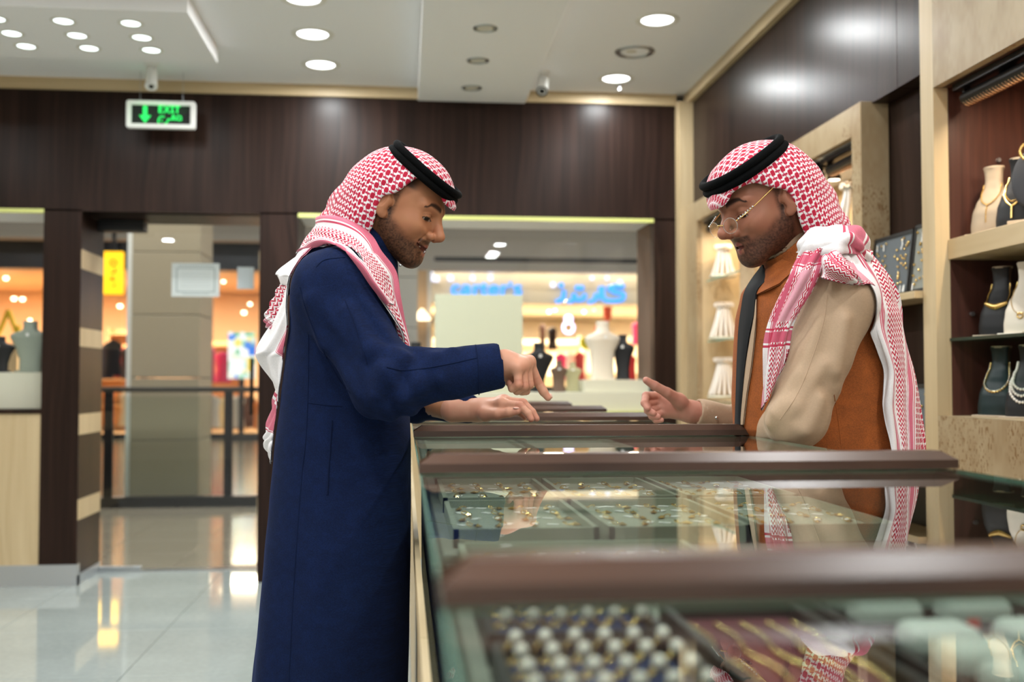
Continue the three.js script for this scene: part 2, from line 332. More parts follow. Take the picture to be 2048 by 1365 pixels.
// far cabinet: two lit niches
{
  const z0 = -6.3, z1 = -3.82, nA = [-6.09, -5.29], nB = [-5.06, -3.905], y0 = 1.09, y1 = 2.15, top = 2.268;
  const t = thing('wall_cabinet', 'burl veneer wall cabinet with two brightly lit niches behind the seller', 'cabinet', [CF, 0, 0]);
  part('left_stile', bx(0, 0, z0, .03, top, nA[0]), M.burl, t);
  part('divider', bx(0, 0, nA[1], .03, top, nB[0]), M.burl, t);
  part('right_stile', bx(0, 0, nB[1], .03, top, z1), M.burl, t);
  part('top_panel', joined([bx(0, y1, nA[0], .03, top, nA[1]), bx(0, y1, nB[0], .03, top, nB[1])]), M.burl, t);
  part('bottom_panel', joined([bx(0, 0, nA[0], .03, y0, nA[1]), bx(0, 0, nB[0], .03, y0, nB[1])]), M.burl, t);
  part('end_panel', bx(.03, 0, z1 - .02, .11, top, z1), M.burl, t);
  part('end_panel', bx(.11, 0, z1 - .02, .4, 2.26, z1 - .004), M.wenge, t);
  for (const [a, b] of [nA, nB]) {
    part('niche_back', bx(.36, y0, a - .04, .38, y1, b + .04), M.maple, t);
    part('niche_side', bx(.031, y0, a - .04, .36, y1, a + .002), M.maple, t); part('niche_side', bx(.031, y0, b, .36, y1, b + .04), M.maple, t);
    part('niche_floor', bx(.031, y0 - .03, a, .36, y0, b), M.maple, t); part('niche_ceiling', bx(.03, y1, a, .36, y1 + .03, b), M.plaster, t);
    for (const y of [1.433, 1.793]) { part('glass_shelf', new THREE.PlaneGeometry(.28, b - a - .02).rotateX(-Math.PI / 2).translate(.2, y, (a + b) / 2), M.pane, t); part('shelf_edge', bx(.058, y - .008, a + .01, .06, y, b - .01), M.glassEdge, t); }
  }
  trackLamp('far_track_light', 'black track light bar along the top of lit niche behind the head', CF + .06, 2.09, -5.0, -4.36);
  trackLamp('far_track_light', 'short black track light bar nearest the burl end post', CF + .06, 2.09, -4.26, -3.98);
  trackLamp('far_track_light', 'black track light bar over the niche left of the seller', CF + .06, 2.09, -6.02, -5.4);
  const g = 'spotlights in the far niches';
  [-5.9, -5.5].forEach((z, i) => spot('far_niche_spotlight', `small warm spotlight in the lit niche left of the seller, ${['farther', 'nearer'][i]}`, CF + .16, 2.1, z, [.06, -.6, 0], LAMP.niche * 4, g));
  [-4.85, -4.5, -4.15].forEach((z, i) => spot('far_niche_spotlight', `small warm spotlight in the lit niche behind the seller's head, ${['farthest', 'middle', 'nearest'][i]}`, CF + .18, 2.1, z, [.06, -.6, 0], LAMP.niche * 4, g));
}
// bay between the cabinets with leaning trays of small jewellery
M.slate = std({ color: 0x5e6468, roughness: .8 }); M.slateLight = std({ color: 0x8c8e86, roughness: .85 }); M.tag = std({ color: 0xf2f2ee, roughness: .6 });
{
  const bay = thing('shelf_bay', 'dark recessed shelf bay between the two burl cabinets', 'shelf', [CF, 0, 0]);
  part('back', bx(.115, 0, -3.82, .135, 2.26, -3.355), M.wenge, bay);
  part('shelf', bx(-.03, 1.478, -3.815, .115, 1.503, -3.357, .002), M.mapleAcross, bay); part('shelf', bx(-.02, .93, -3.815, .115, .955, -3.357, .002), M.mapleAcross, bay);
  const stud = new THREE.SphereGeometry(.0045, 8, 6), tagG = bx(-.003, -.012, -.0006, .003, .012, .0006);
  const tray = (y, z0, z1, h, mat, label, n, lean) => {
    const w = z1 - z0, t = thing('earring_tray', label, 'jewellery tray', [CF + .015, y + .001, (z0 + z1) / 2], 'leaning earring trays');
    t.rotation.z = -lean;
    part('frame', joined([bx(0, 0, -w / 2, .014, .012, w / 2), bx(0, h - .012, -w / 2, .014, h, w / 2), bx(0, 0, -w / 2, .014, h, -w / 2 + .01), bx(0, 0, w / 2 - .01, .014, h, w / 2)]), M.black, t);
    part('pad', bx(.004, .01, -w / 2 + .008, .016, h - .01, w / 2 - .008), mat, t);
    for (let i = 0; i < n; i++) part('gold_stud', stud, M.gold, t).position.set(.001, .03 + rnd() * (h - .055), (rnd() - .5) * (w - .04));
    for (let i = 0; i < Math.round(n / 6); i++) { const m = part('price_tag', tagG, M.tag, t); m.position.set(-.001, i % 2 ? .022 : h - .035 - rnd() * .02, (rnd() - .5) * (w - .05)); m.rotation.set(rnd() - .5, Math.PI / 2, 0); }
  };
  tray(1.503, -3.805, -3.50, .232, M.slate, 'slate grey earring tray with gold studs beside the seller\'s shoulder', 46, .12);
  tray(1.503, -3.49, -3.37, .24, M.slateLight, 'pale grey earring tray leaning next to the near cabinet', 20, .12);
  tray(.955, -3.80, -3.40, .235, M.slate, 'slate grey earring tray on the low shelf behind the scarf', 40, .12);
  solo('price_tag', bx(-.001, -.022, -.007, .001, .0, .007), M.tag, 'white price tag hanging from the shelf edge below the trays', 'price tag', [CF - .032, 1.478, -3.47]);
}
// ---------------------------------------------------------------- necklace busts in the near niche
const BW = [[0, .066], [.12, .066], [.3, .061], [.45, .051], [.58, .038], [.68, .028], [.8, .0245], [.92, .026], [1, .030]];
const BFr = [[0, .057], [.12, .059], [.3, .056], [.45, .044], [.58, .028], [.68, .018], [.8, .014], [.92, .016], [1, .02]];
const BBk = [[0, -.05], [.12, -.05], [.3, -.046], [.45, -.04], [.58, -.034], [.68, -.03], [.8, -.028], [.92, -.028], [1, -.03]];
const curveAt = (tab, t) => { for (let i = 1; i < tab.length; i++) if (t <= tab[i][0]) { const [a, p] = tab[i - 1], [b, q] = tab[i]; const s = (t - a) / (b - a); return lerp(p, q, s * s * (3 - 2 * s) * .5 + s * .5); } return tab[tab.length - 1][1]; };
const BH = .215;
function bustPoint(t, ang, off = 0) { // ang 0 = front, x forward, z sideways
  const w = curveAt(BW, t), f = curveAt(BFr, t), b = curveAt(BBk, t), c = Math.cos(ang), s = Math.sin(ang), e = .75;
  const cx = Math.sign(c) * Math.pow(Math.abs(c), e), sz = Math.sign(s) * Math.pow(Math.abs(s), e);
  return V((c > 0 ? f : -b) * cx + off * c, t * BH, w * sz + off * s);
}
function bustShell(a0, a1, off, n = 28, m = 26, close = true) {
  const pos = [], idx = [], uv = [];
  for (let i = 0; i <= m; i++) for (let k = 0; k <= n; k++) { const p = bustPoint(i / m, lerp(a0, a1, k / n), off); if (i === m) p.x += .0; pos.push(p.x, p.y, p.z); uv.push(k / n, i / m); }
  for (let i = 0; i < m; i++) for (let k = 0; k < n; k++) { const a = i * (n + 1) + k, b = a + n + 1; idx.push(a, a + 1, b, a + 1, b + 1, b); }
  const g = new THREE.BufferGeometry(); g.setAttribute('position', new THREE.Float32BufferAttribute(pos, 3)); g.setAttribute('uv', new THREE.Float32BufferAttribute(uv, 2)); g.setIndex(idx); g.computeVertexNormals(); return g;
}
const bustBody = bustShell(Math.PI * .36, Math.PI * 1.64, 0), bustFront = bustShell(-Math.PI * .38, Math.PI * .38, .0012);
const bustCap = new THREE.CylinderGeometry(1, 1, .006, 28).scale(.0275, 1, .031).translate(-.005, BH, 0), bustFoot = bx(-.056, -.006, -.068, .066, .0, .068, .002);
function bust(label, pos, turn, front, back, cap, foot) {
  const t = thing('necklace_bust', label, 'jewellery bust', pos, 'necklace busts in the near niche'); t.rotation.y = turn;
  part('front', bustFront, front, t); part('back', bustBody, back, t); part('cap', bustCap, cap ?? back, t); part('foot', bustFoot, foot ?? M.leatherBeige, t);
  return t;
}
// points of a necklace: t0 at the neck side, t1 at the lowest point
function drape(t0, t1, a0, n, pow = 1.6, off = .004) { const out = []; for (let i = 0; i <= n; i++) { const s = i / n * 2 - 1; out.push(bustPoint(lerp(t1, t0, Math.pow(Math.abs(s), pow)), s * a0, off)); } return out; }
const bead = new THREE.SphereGeometry(1, 8, 6);
function beads(pts, r, mat, parent, name) {
  const c = new THREE.CatmullRomCurve3(pts), L = c.getLength(), n = Math.floor(L / (2 * r)), gs = [];
  for (let i = 0; i <= n; i++) { const p = c.getPointAt(i / n); gs.push(bead.clone().scale(r, r, r).translate(p.x, p.y, p.z)); }
  return part(name, joined(gs), mat, parent);
}
function necklace(label, like, build) { const t = thing('necklace', label, 'necklace', like.position.toArray(), 'necklaces on the niche busts'); t.rotation.y = like.rotation.y; build(t); return t; }
{
  const face = Math.PI - .0, tn = Math.PI + .62; // facing the aisle, turned a little to the viewer
  const Y = [1.670, 1.346, 1.093];
  const X = CF + .16;
  const spots = { T1: [X - .01, Y[0], -3.175], T2: [X - .005, Y[0], -3.04], M1: [X, Y[1], -3.155], M2: [X, Y[1], -3.015], M3: [X, Y[1], -2.885], B1: [X - .005, Y[2], -3.16], B2: [X, Y[2], -3.015], B3: [X, Y[2], -2.875], T4: [X, Y[0], -2.79], M4: [X, Y[1], -2.75], B4: [X, Y[2], -2.73] };
  const T1 = bust('beige leather bust with gold lariat at the left of the top shelf', spots.T1, tn, M.leatherBeige, M.leatherBeige, M.leatherBeige);
  const T2 = bust('black leather bust with gold chain beside the beige bust on top shelf', spots.T2, tn, M.leatherBlack, M.leatherBrown, M.leatherBeige);
  const M1 = bust('black bust with gold collar at the left of the glass shelf', spots.M1, tn, M.leatherBlack, M.leatherBrown, M.leatherBeige);
  const M2 = bust('cream bust with a fine pendant in the middle of the glass shelf', spots.M2, tn, M.leatherCream, M.leatherCream, M.leatherCream, M.leatherCream);
  const M3 = bust('black bust with a chain of gold clovers on the glass shelf', spots.M3, tn, M.leatherBlack, M.leatherBrown, M.leatherBeige);
  const B1 = bust('teal black bust with gold rope chain at the left of the bottom row', spots.B1, tn, M.tealBlack, M.leatherBrown, M.leatherBeige);
  const B2 = bust('black bust with three strands of pearls in the bottom row', spots.B2, tn, M.leatherBlack, M.leatherBrown, M.leatherBeige);
  const B3 = bust('cream bust with fine chains at the right of the bottom row', spots.B3, tn, M.leatherCream, M.leatherCream, M.leatherCream, M.leatherCream);
  bust('black bust on the top shelf, beyond the right edge', spots.T4, tn, M.leatherBlack, M.leatherBrown);
  bust('cream bust on the glass shelf, beyond the right edge', spots.M4, tn, M.leatherCream, M.leatherCream);
  bust('black bust in the bottom row, beyond the right edge', spots.B4, tn, M.leatherBlack, M.leatherBrown);
  necklace('gold bead lariat necklace with long drop on beige bust', T1, (t) => { beads(drape(.74, .42, 1.25, 30, 1.1), .0026, M.gold, t, 'chain'); const d = bustPoint(.42, 0, .005), e = bustPoint(.16, 0, .005); beads([d, bustPoint(.3, 0, .005), e], .0022, M.gold, t, 'drop'); });
  necklace('flat gold herringbone necklace on the black top shelf bust', T2, (t) => { part('chain', tube(drape(.74, .30, 1.3, 24, 1.05), .0032, 60, 6), M.gold, t); beads(drape(.74, .36, 1.3, 24, 1.05), .0022, M.gold, t, 'inner_chain'); part('drop', tube([bustPoint(.30, 0, .004), bustPoint(.12, 0, .005)], .004, 8, 6), M.gold, t); });
  necklace('gold collar necklace on the black glass shelf bust', M1, (t) => { part('chain', tube(drape(.76, .38, 1.3, 24, 1.5), .0022, 60, 6), M.gold, t); const gs = []; for (let i = -9; i <= 9; i++) { const p = bustPoint(.405 + Math.abs(i) * .006, i * .055, .006); gs.push(new THREE.SphereGeometry(.0055, 8, 6).scale(1, 1.9 - Math.abs(i) * .08, 1).translate(p.x, p.y, p.z)); } part('fringe', joined(gs), M.gold, t); });
  necklace('fine gold chain with small pendant on cream bust', M2, (t) => { part('chain', tube(drape(.74, .26, 1.3, 24, 1.15), .0011, 60, 5), M.gold, t); const p = bustPoint(.24, 0, .005); part('pendant', new THREE.TorusGeometry(.008, .0022, 6, 16).rotateY(Math.PI / 2).translate(p.x, p.y, p.z), M.gold, t); });
  necklace('long chain of gold clover motifs on black bust', M3, (t) => { part('chain', tube(drape(.76, .22, 1.3, 24, 1.1), .001, 60, 5), M.gold, t); for (let i = -3; i <= 3; i++) { const a = Math.abs(i) / 3, p = bustPoint(lerp(.22, .7, Math.pow(a, 1.1)), i / 3 * 1.2, .005); const gs = []; for (let q = 0; q < 4; q++) gs.push(new THREE.SphereGeometry(.005, 8, 6).scale(.5, 1, 1).translate(0, .0045 * Math.cos(q * Math.PI / 2), .0045 * Math.sin(q * Math.PI / 2))); part('clover', joined(gs).translate(p.x, p.y, p.z), M.gold, t); } });
  necklace('twisted gold and silver rope chain on teal black bust', B1, (t) => { beads(drape(.76, .34, 1.35, 26, 1.6), .0042, M.gold, t, 'chain'); beads(drape(.765, .355, 1.35, 26, 1.6, .006), .0028, M.silver, t, 'twist'); });
  necklace('three strand white pearl necklace on black bust', B2, (t) => { [[.72, .38], [.74, .29], [.76, .2]].forEach(([a, b]) => beads(drape(a, b, 1.35, 28, 1.35, .006), .0046, M.pearl, t, 'strand')); });
  necklace('two fine gold chains on the right cream bust', B3, (t) => { part('chain', tube(drape(.74, .46, 1.3, 24, 1.3), .001, 60, 5), M.gold, t); part('chain', tube(drape(.74, .2, 1.3, 24, 1.1), .001, 60, 5), M.gold, t); for (const [tt, a] of [[.46, .3], [.46, -.3], [.2, 0]]) { const p = bustPoint(tt, a, .005); part('charm', new THREE.OctahedronGeometry(.006).translate(p.x, p.y, p.z), M.gold, t); } });
  // tall black oval easel at the right with a gold bangle on top
  const oval = thing('oval_easel', 'black oval jewellery easel at the right of the top shelf', 'jewellery stand', [CF + .12, Y[0], -2.93]); oval.rotation.y = tn;
  part('board', new THREE.SphereGeometry(1, 28, 20).scale(.012, .088, .055).rotateZ(.16).translate(0, .135, 0), std({ color: 0x2a2b31, roughness: .6 }), oval);
  part('foot', bx(-.05, -.004, -.05, .05, .006, .05, .002), M.leatherBeige, oval);
  part('stem', tube([[-.03, 0, 0], [-.02, .07, 0], [-.01, .12, 0]], .008, 8, 8), M.leatherBlack, oval);
  const bg = thing('gold_bangle', 'ornate gold bangle hung at the top of the black oval easel', 'bangle', [CF + .12, Y[0] + .215, -2.93]); bg.rotation.y = tn;
  part('hoop', new THREE.TorusGeometry(.026, .004, 8, 30).rotateY(Math.PI / 2 + .3), M.gold, bg);
  { const gs = []; for (let i = 0; i < 22; i++) { const a = i / 22 * 6.283; gs.push(new THREE.IcosahedronGeometry(.0052, 0).translate(0, .027 * Math.sin(a), .027 * Math.cos(a)).rotateY(.3)); } part('stones', joined(gs), M.gold, bg); }
}
// pearl strand stands in the far niches
{
  const strand = (r0, r1, h) => { const pts = []; for (let i = 0; i <= 9; i++) { const s = i / 9; pts.push([lerp(r0, r1, Math.pow(s, 1.4)), -h * s, 0]); } return tube(pts, .0085, 14, 7); };
  const gs1 = strand(.035, .085, .19), ringMat = M.silver;
  const stand = (label, pos, tiers) => {
    const t = thing('pearl_strand_stand', label, 'jewellery stand', pos, 'pearl strand stands in the far niches');
    let y = 0; for (const [n, k] of tiers) {
      const top = y + .215 * k;
      part('base_ring', new THREE.TorusGeometry(.092 * k, .008, 8, 30).rotateX(Math.PI / 2).translate(0, y + .012, 0), M.cream, t);
      part('pole', cyl(.006, .006, y, top + .02, 0, 0, 10), M.silver, t); part('hanger', cyl(.05 * k, .055 * k, top - .004, top + .006), M.silver, t);
      for (let i = 0; i < n; i++) { const m = part('pearl_strand', gs1, M.pearl, t); m.scale.setScalar(k); m.rotation.y = i / n * 6.283 + .1; m.position.y = top; const l = part('loop', new THREE.TorusGeometry(.012, .003, 5, 12), M.pearl, t); l.position.set(Math.cos(i / n * 6.283) * .05 * k, top + .012, Math.sin(i / n * 6.283) * .05 * k); }
      y = top + .03;
    }
    return t;
  };
  stand('white pearl strands on a round stand, lowest shelf of the left niche', [CF + .125, 1.092, -5.965], [[16, 1]]);
  stand('white pearl strands on a round stand, middle shelf of the left niche', [CF + .125, 1.434, -5.965], [[14, .9]]);
  stand('white pearl strands on a round stand, top shelf of the left niche', [CF + .125, 1.794, -5.965], [[12, .8]]);
  stand('hanging white pearl strands on the top shelf behind the seller\'s head', [CF + .13, 1.794, -4.18], [[12, .95]]);
  stand('white pearl strands on the middle shelf behind the seller', [CF + .13, 1.434, -4.2], [[14, 1]]);
  stand('white pearl strands on the lowest shelf behind the seller', [CF + .17, 1.092, -4.25], [[14, 1]]);
  solo('blue ring box'.replace(/ /g, '_'), bx(-.03, 0, -.03, .03, .07, .03, .006), std({ color: 0x1b2c57, roughness: .6 }), 'small dark blue box on the glass shelf behind the seller\'s head', 'box', [CF + .24, 1.794, -4.45]);
}
// ---------------------------------------------------------------- shop windows, door and what stands in them
{
  const w1 = struct('window_1', 'left shop window of clear glass with lime top edge', 'window');
  part('pane', bx(XL, 1.03, ZG, -2.02, 2.2, ZG - .004).clone(), M.pane, w1);
  part('top_edge', bx(XL, 2.186, ZB + .002, -2.115, 2.21, ZB - .02), M.limeEdge, w1, 'pale lime glass edge');
  part('soffit', bx(XL, 2.2, ZB - .09, -2.02, 2.24, ZG - .02), M.plaster, w1);
  part('spandrel', bx(XL, 0, ZG + .03, -2.02, 1.03, ZG), M.wenge, w1);
  const w2 = struct('window_2', 'wide right shop window of clear glass with lime top edge', 'window');
  part('pane', new THREE.PlaneGeometry(2.187, 1.2).translate(.4515, 1.6, ZG), M.pane, w2);
  part('top_edge', bx(-.642, 2.184, ZB + .002, 1.545, 2.208, ZB - .02), M.limeEdge, w2, 'pale lime glass edge');
  part('soffit', bx(-.642, 2.2, ZB - .09, 1.69, 2.24, ZG - .02), M.plaster, w2);
  part('side', bx(1.545, 0, ZB - .1, 1.6, 2.2, ZG - .01), M.leatherBrown, w2);
  part('spandrel', bx(-.642, 0, ZG + .03, 1.545, 1.0, ZG), M.wenge, w2);
  w1.children[0].geometry = new THREE.PlaneGeometry(-2.02 - XL, 1.17).translate((XL - 2.02) / 2, 1.615, ZG);
  const d = struct('door_1', 'frameless glass shop door with dark pull handle', 'door');
  part('pane', new THREE.PlaneGeometry(1.03, 2.19).translate(-1.384, 1.1, ZG + .02), M.pane, d);
  part('edge_strip', bx(-.892, .01, ZG + .014, -.872, 2.195, ZG + .026), M.greenPane, d);
  part('patch_fitting', bx(-1.9, .0, ZG + .004, -1.64, .035, ZG + .04, .004), M.steel, d);
  part('pull_handle', joined([tube([[-.965, .98, ZG + .06], [-.965, 1.34, ZG + .06]], .012, 6, 10), tube([[-.965, 1.02, ZG + .06], [-.965, 1.02, ZG + .02]], .008, 4, 8), tube([[-.965, 1.3, ZG + .06], [-.965, 1.3, ZG + .02]], .008, 4, 8)]), M.black, d);
  part('head_box', bx(-1.9, 2.13, ZG + .16, -1.62, 2.2, ZG + .05, .006), M.black, d, 'dark box at the head of the door');  // the last piece above is a plain dark box at the door head
  part('threshold', bx(-1.9, 0, ZG + .05, -.868, .006, ZG - .05), M.steel, d);
}
{ // paper notices on the door
  const paper = document.createElement('canvas'); paper.width = 300; paper.height = 216; const c = paper.getContext('2d');
  c.fillStyle = '#dfe6e4'; c.fillRect(0, 0, 300, 216); c.strokeStyle = '#8fa09f'; c.lineWidth = 5; c.strokeRect(32, 34, 236, 150); c.lineWidth = 2;
  for (let i = 0; i < 6; i++) { c.strokeStyle = '#b3bfbf'; c.beginPath(); c.moveTo(60, 62 + i * 18); c.lineTo(240, 62 + i * 18); c.stroke(); }
  c.fillStyle = '#8b9c9c'; for (let i = 0; i < 14; i++) { c.fillRect(44 + i * 16, 14, 10, 6); c.fillRect(70 + i * 12, 196, 8, 6); }
  const tx = new THREE.CanvasTexture(paper); tx.colorSpace = THREE.SRGBColorSpace;
  const plain = std({ color: 0xdfe6e4, roughness: .7 }), print = std({ map: tx, roughness: .7 });
  solo('paper_notice', new THREE.BoxGeometry(.298, .215, .002), [plain, plain, plain, plain, print, plain], 'large white printed notice taped on the glass door', 'notice', [-1.327, 1.84, ZG + .0225]);
  solo('paper_notice', new THREE.BoxGeometry(.105, .142, .002), std({ color: 0xcfd8da, roughness: .7 }), 'small pale paper notice at the right edge of the glass door', 'notice', [-1.015, 1.855, ZG + .0225]);
}
// display plinths and boards inside the windows
solo('display_plinth', bx(-.62, 1.006, ZB - .03, 1.535, 1.126, ZG + .04, .004), M.cream, 'long cream display plinth inside the right shop window', 'plinth');
solo('display_block', bx(1.114, 1.1265, ZB - .08, 1.53, 1.203, ZG + .1, .003), M.cream, 'cream display block on the plinth at the right of the window', 'plinth');
solo('display_board', bx(.183, 1.1265, ZB - .06, .729, 1.73, ZB - .085, .004), M.creamBoard, 'tall blank cream board standing in the right shop window', 'board');
solo('display_plinth', bx(-4.5, 1.0305, ZB - .12, -2.13, 1.247, ZG + .04, .004), M.cream, 'white display plinth inside the left shop window', 'plinth');
// shouldered busts
function torsoGeo(w, h, taper) {
  const prof = [[0, .30 + taper * .4], [.03, .30 + taper * .4], [.25, .36 + taper * .3], [.5, .72], [.66, .98], [.72, 1], [.76, .86], [.8, .5], [.84, .36], [.93, .33], [.99, .36], [1, .3], [1.0, 0]];
  const n = 26, pos = [], idx = [];
  prof.forEach(([t, r]) => { for (let k = 0; k <= n; k++) { const a = k / n * 6.2832, c = Math.cos(a), s = Math.sin(a), e = .8, rr = r * w / 2; pos.push(rr * Math.sign(c) * Math.abs(c) ** e, t * h, rr * (t > .78 ? .85 : .42) * Math.sign(s) * Math.abs(s) ** e + (t < .75 ? -.006 * Math.sin(t * 4) : 0)); } });
  for (let i = 0; i < prof.length - 1; i++) for (let k = 0; k < n; k++) { const a = i * (n + 1) + k, b = a + n + 1; idx.push(a, b, a + 1, a + 1, b, b + 1); }
  const g = new THREE.BufferGeometry(); g.setAttribute('position', new THREE.Float32BufferAttribute(pos, 3)); g.setIndex(idx); g.computeVertexNormals(); return g;
}
function torso(label, x, y, z, w, h, mat, taper = 0, turn = 0) {
  const t = thing('window_bust', label, 'jewellery bust', [x, y, z], 'busts in the shop windows'); t.rotation.y = turn;
  part('body', torsoGeo(w, h, taper), mat, t); part('base', bx(-w * .3, 0, -w * .2, w * .3, .012, w * .2, .003), mat, t);
  const c = []; for (let i = 0; i <= 10; i++) { const s = i / 5 - 1; c.push([s * w * .2, h * (.8 - .08 * (1 - s * s)), w * .19 + .012 * (1 - s * s)]); }
  part('price_tag', bx(-.008, h * .7, w * .22, .008, h * .76, w * .224), M.tag, t);
  return t;
}
torso('black shouldered bust just right of the blank cream board', .845, 1.127, -6.58, .19, .31, M.leatherBlack, .1, .1);
torso('small brown bust between the black bust and the cream one', .96, 1.127, -6.50, .11, .195, M.leatherBrown, 1.1);
torso('small pale olive bust left of the cream block', 1.065, 1.127, -6.62, .12, .19, std({ color: 0xb9b48c, roughness: .6 }), 1.0);
torso('tall cream bust standing on the cream block', 1.26, 1.2035, -6.62, .235, .372, M.leatherCream, .9, .2);
torso('dark bust half hidden behind the tall cream bust', 1.40, 1.2035, -6.66, .15, .29, M.leatherBlack, .7, -.3);
torso('black bust left of the blank cream board, behind the navy sleeve', .07, 1.127, -6.55, .19, .31, M.leatherBlack, .1);
torso('black bust in the window behind the man in navy', -.35, 1.127, -6.6, .19, .31, M.leatherBlack, .1);
torso('grey green bust in the left shop window beside the dark post', -2.255, 1.248, -6.62, .235, .31, std({ color: 0x9aa496, roughness: .6 }), .6);
torso('black bust at the left edge of the left shop window', -2.46, 1.248, -6.7, .18, .22, M.leatherBlack, .6);
torso('black bust in the left shop window, outside the photo', -2.8, 1.248, -6.66, .2, .3, M.leatherBlack, .6);
// exit sign
M.exitGreen = std({ color: 0x02230c, emissive: new THREE.Color().setRGB(.03, .85, .14), emissiveIntensity: 1.25 });
const font = await new FontLoader().loadAsync('fonts/droid/droid_sans_bold.typeface.json');
function strokes(lists, r, z = 0) { return joined(lists.map((l) => l.length === 1 ? new THREE.SphereGeometry(r * 1.25, 8, 6).translate(l[0][0], l[0][1], z) : tube(l.map(([x, y]) => [x, y, z]), r, 8 * l.length, 6))); }
// letters drawn as pen strokes, x to the right, y up, unit about one letter height
const arab = {
  exit: [[[1.0, .18], [.95, .3], [.84, .3], [.8, .16], [.9, .1], [1.02, .13]], [[.8, .14], [.72, .12], [.66, .14], [.62, .3], [.7, .33], [.62, .14], [.5, .12], [.45, .14]], [[.66, .5]], [[.45, .16], [.42, .02], [.34, -.1], [.28, -.12]], [[.3, .24], [.14, .26], [.05, .12], [.04, -.06], [.12, -.2], [.24, -.22]], [[.17, .04]]],
};
{
  const t = thing('exit_sign', 'lit green EXIT sign with arrow and Arabic word in white frame', 'sign', [-1.405, 2.735, -6.2]);
  const W = .382, H = .155;
  const fr = new THREE.Shape(); const rr = (s, w, h, r) => { s.moveTo(-w / 2 + r, -h / 2); s.lineTo(w / 2 - r, -h / 2); s.quadraticCurveTo(w / 2, -h / 2, w / 2, -h / 2 + r); s.lineTo(w / 2, h / 2 - r); s.quadraticCurveTo(w / 2, h / 2, w / 2 - r, h / 2); s.lineTo(-w / 2 + r, h / 2); s.quadraticCurveTo(-w / 2, h / 2, -w / 2, h / 2 - r); s.lineTo(-w / 2, -h / 2 + r); s.quadraticCurveTo(-w / 2, -h / 2, -w / 2 + r, -h / 2); return s; };
  rr(fr, W, H, .014); fr.holes.push(rr(new THREE.Path(), W - .044, H - .04, .006));
  part('frame', new THREE.ExtrudeGeometry(fr, { depth: .03, bevelEnabled: true, bevelSize: .003, bevelThickness: .003, bevelSegments: 2 }).translate(0, 0, -.015), M.white, t);
  part('panel', bx(-W / 2 + .018, -H / 2 + .016, -.01, W / 2 - .018, H / 2 - .016, .004), std({ color: 0x030605, roughness: .7 }), t, 'black sign face');
  const g = new TextGeometry('EXIT', { font, size: .043, depth: .003, curveSegments: 4 }); g.computeBoundingBox(); part('exit_lettering', g.translate(-.02, .011, .006), M.exitGreen, t);
  part('arabic_lettering', strokes(arab.exit.map((l) => l.map(([x, y]) => [(x) * .135 - .02, y * .11 - .039])), .0042, .007), M.exitGreen, t);
  const ar = new THREE.Shape([[-.012, .05], [.012, .05], [.012, -.005], [.034, -.005], [0, -.05], [-.034, -.005], [-.012, -.005]].map((p) => new THREE.Vector2(...p)));
  part('arrow', new THREE.ExtrudeGeometry(ar, { depth: .003, bevelEnabled: false }).translate(-.09, 0, .006), M.exitGreen, t);
  for (const s of [-1, 1]) part('hanger', tube([[s * .12, H / 2, 0], [s * .12, .252, 0]], .0015, 2, 5), M.steel, t);
  areaLamp([.1, 1, .25], .6, .3, .1, [0, 0, .03], [-1.405, 2.735, -5]);
  scene.children[scene.children.length - 1].position.set(-1.405, 2.735, -6.165);
}
// security cameras
function bulletCamera(label, x, y, z, yaw, pitch, dark) {
  const t = thing('security_camera', label, 'camera', [x, CEIL, z]);
  part('mount', lathe([[0, -.012], [.03, -.012], [.038, -.006], [.04, 0]], 22), M.white, t);
  part('arm', tube([[0, -.006, 0], [0, -.04, 0], [.004, -.06, 0]], .009, 10, 8), M.white, t);
  const b = new THREE.Group(); b.name = 'body'; b.position.set(.002, -.08, 0); b.rotation.set(pitch, yaw, 0, 'YXZ'); t.add(b);
  part('housing', lathe([[0, -.085], [.022, -.082], [.03, -.07], [.033, .05], [.036, .06], [.0, .061]], 22).rotateX(Math.PI / 2), M.white, b);
  part('face', lathe([[0, 0], [.024, -.002], [.034, .004], [.034, .0]].reverse(), 22).rotateX(-Math.PI / 2).rotateX(Math.PI).translate(0, 0, .062), dark, b); 
  part('lens', new THREE.SphereGeometry(.014, 14, 10).translate(0, 0, .061), std({ color: 0x0c0d10, roughness: .1 }), b);
  return t;
}
bulletCamera('white bullet security camera above the exit sign', -1.43, CEIL, -6.05, .2, 1.15, M.white);
bulletCamera('white bullet security camera with dark lens by the dropped ceiling band', .79, CEIL, -5.98, -.25, .85, std({ color: 0x2a2c2e, roughness: .3 }));
{ const t = thing('sprinkler', 'small fire sprinkler head beside the right downlight', 'sprinkler', [1.29, CEIL, -6.2]); part('plate', lathe([[0, -.004], [.02, -.004], [.024, 0]], 18), M.steel, t); part('stem', cyl(.006, .008, -.03, -.003, 0, 0, 10), M.steel, t); part('deflector', cyl(.015, .015, -.034, -.031, 0, 0, 14), M.steel, t); }
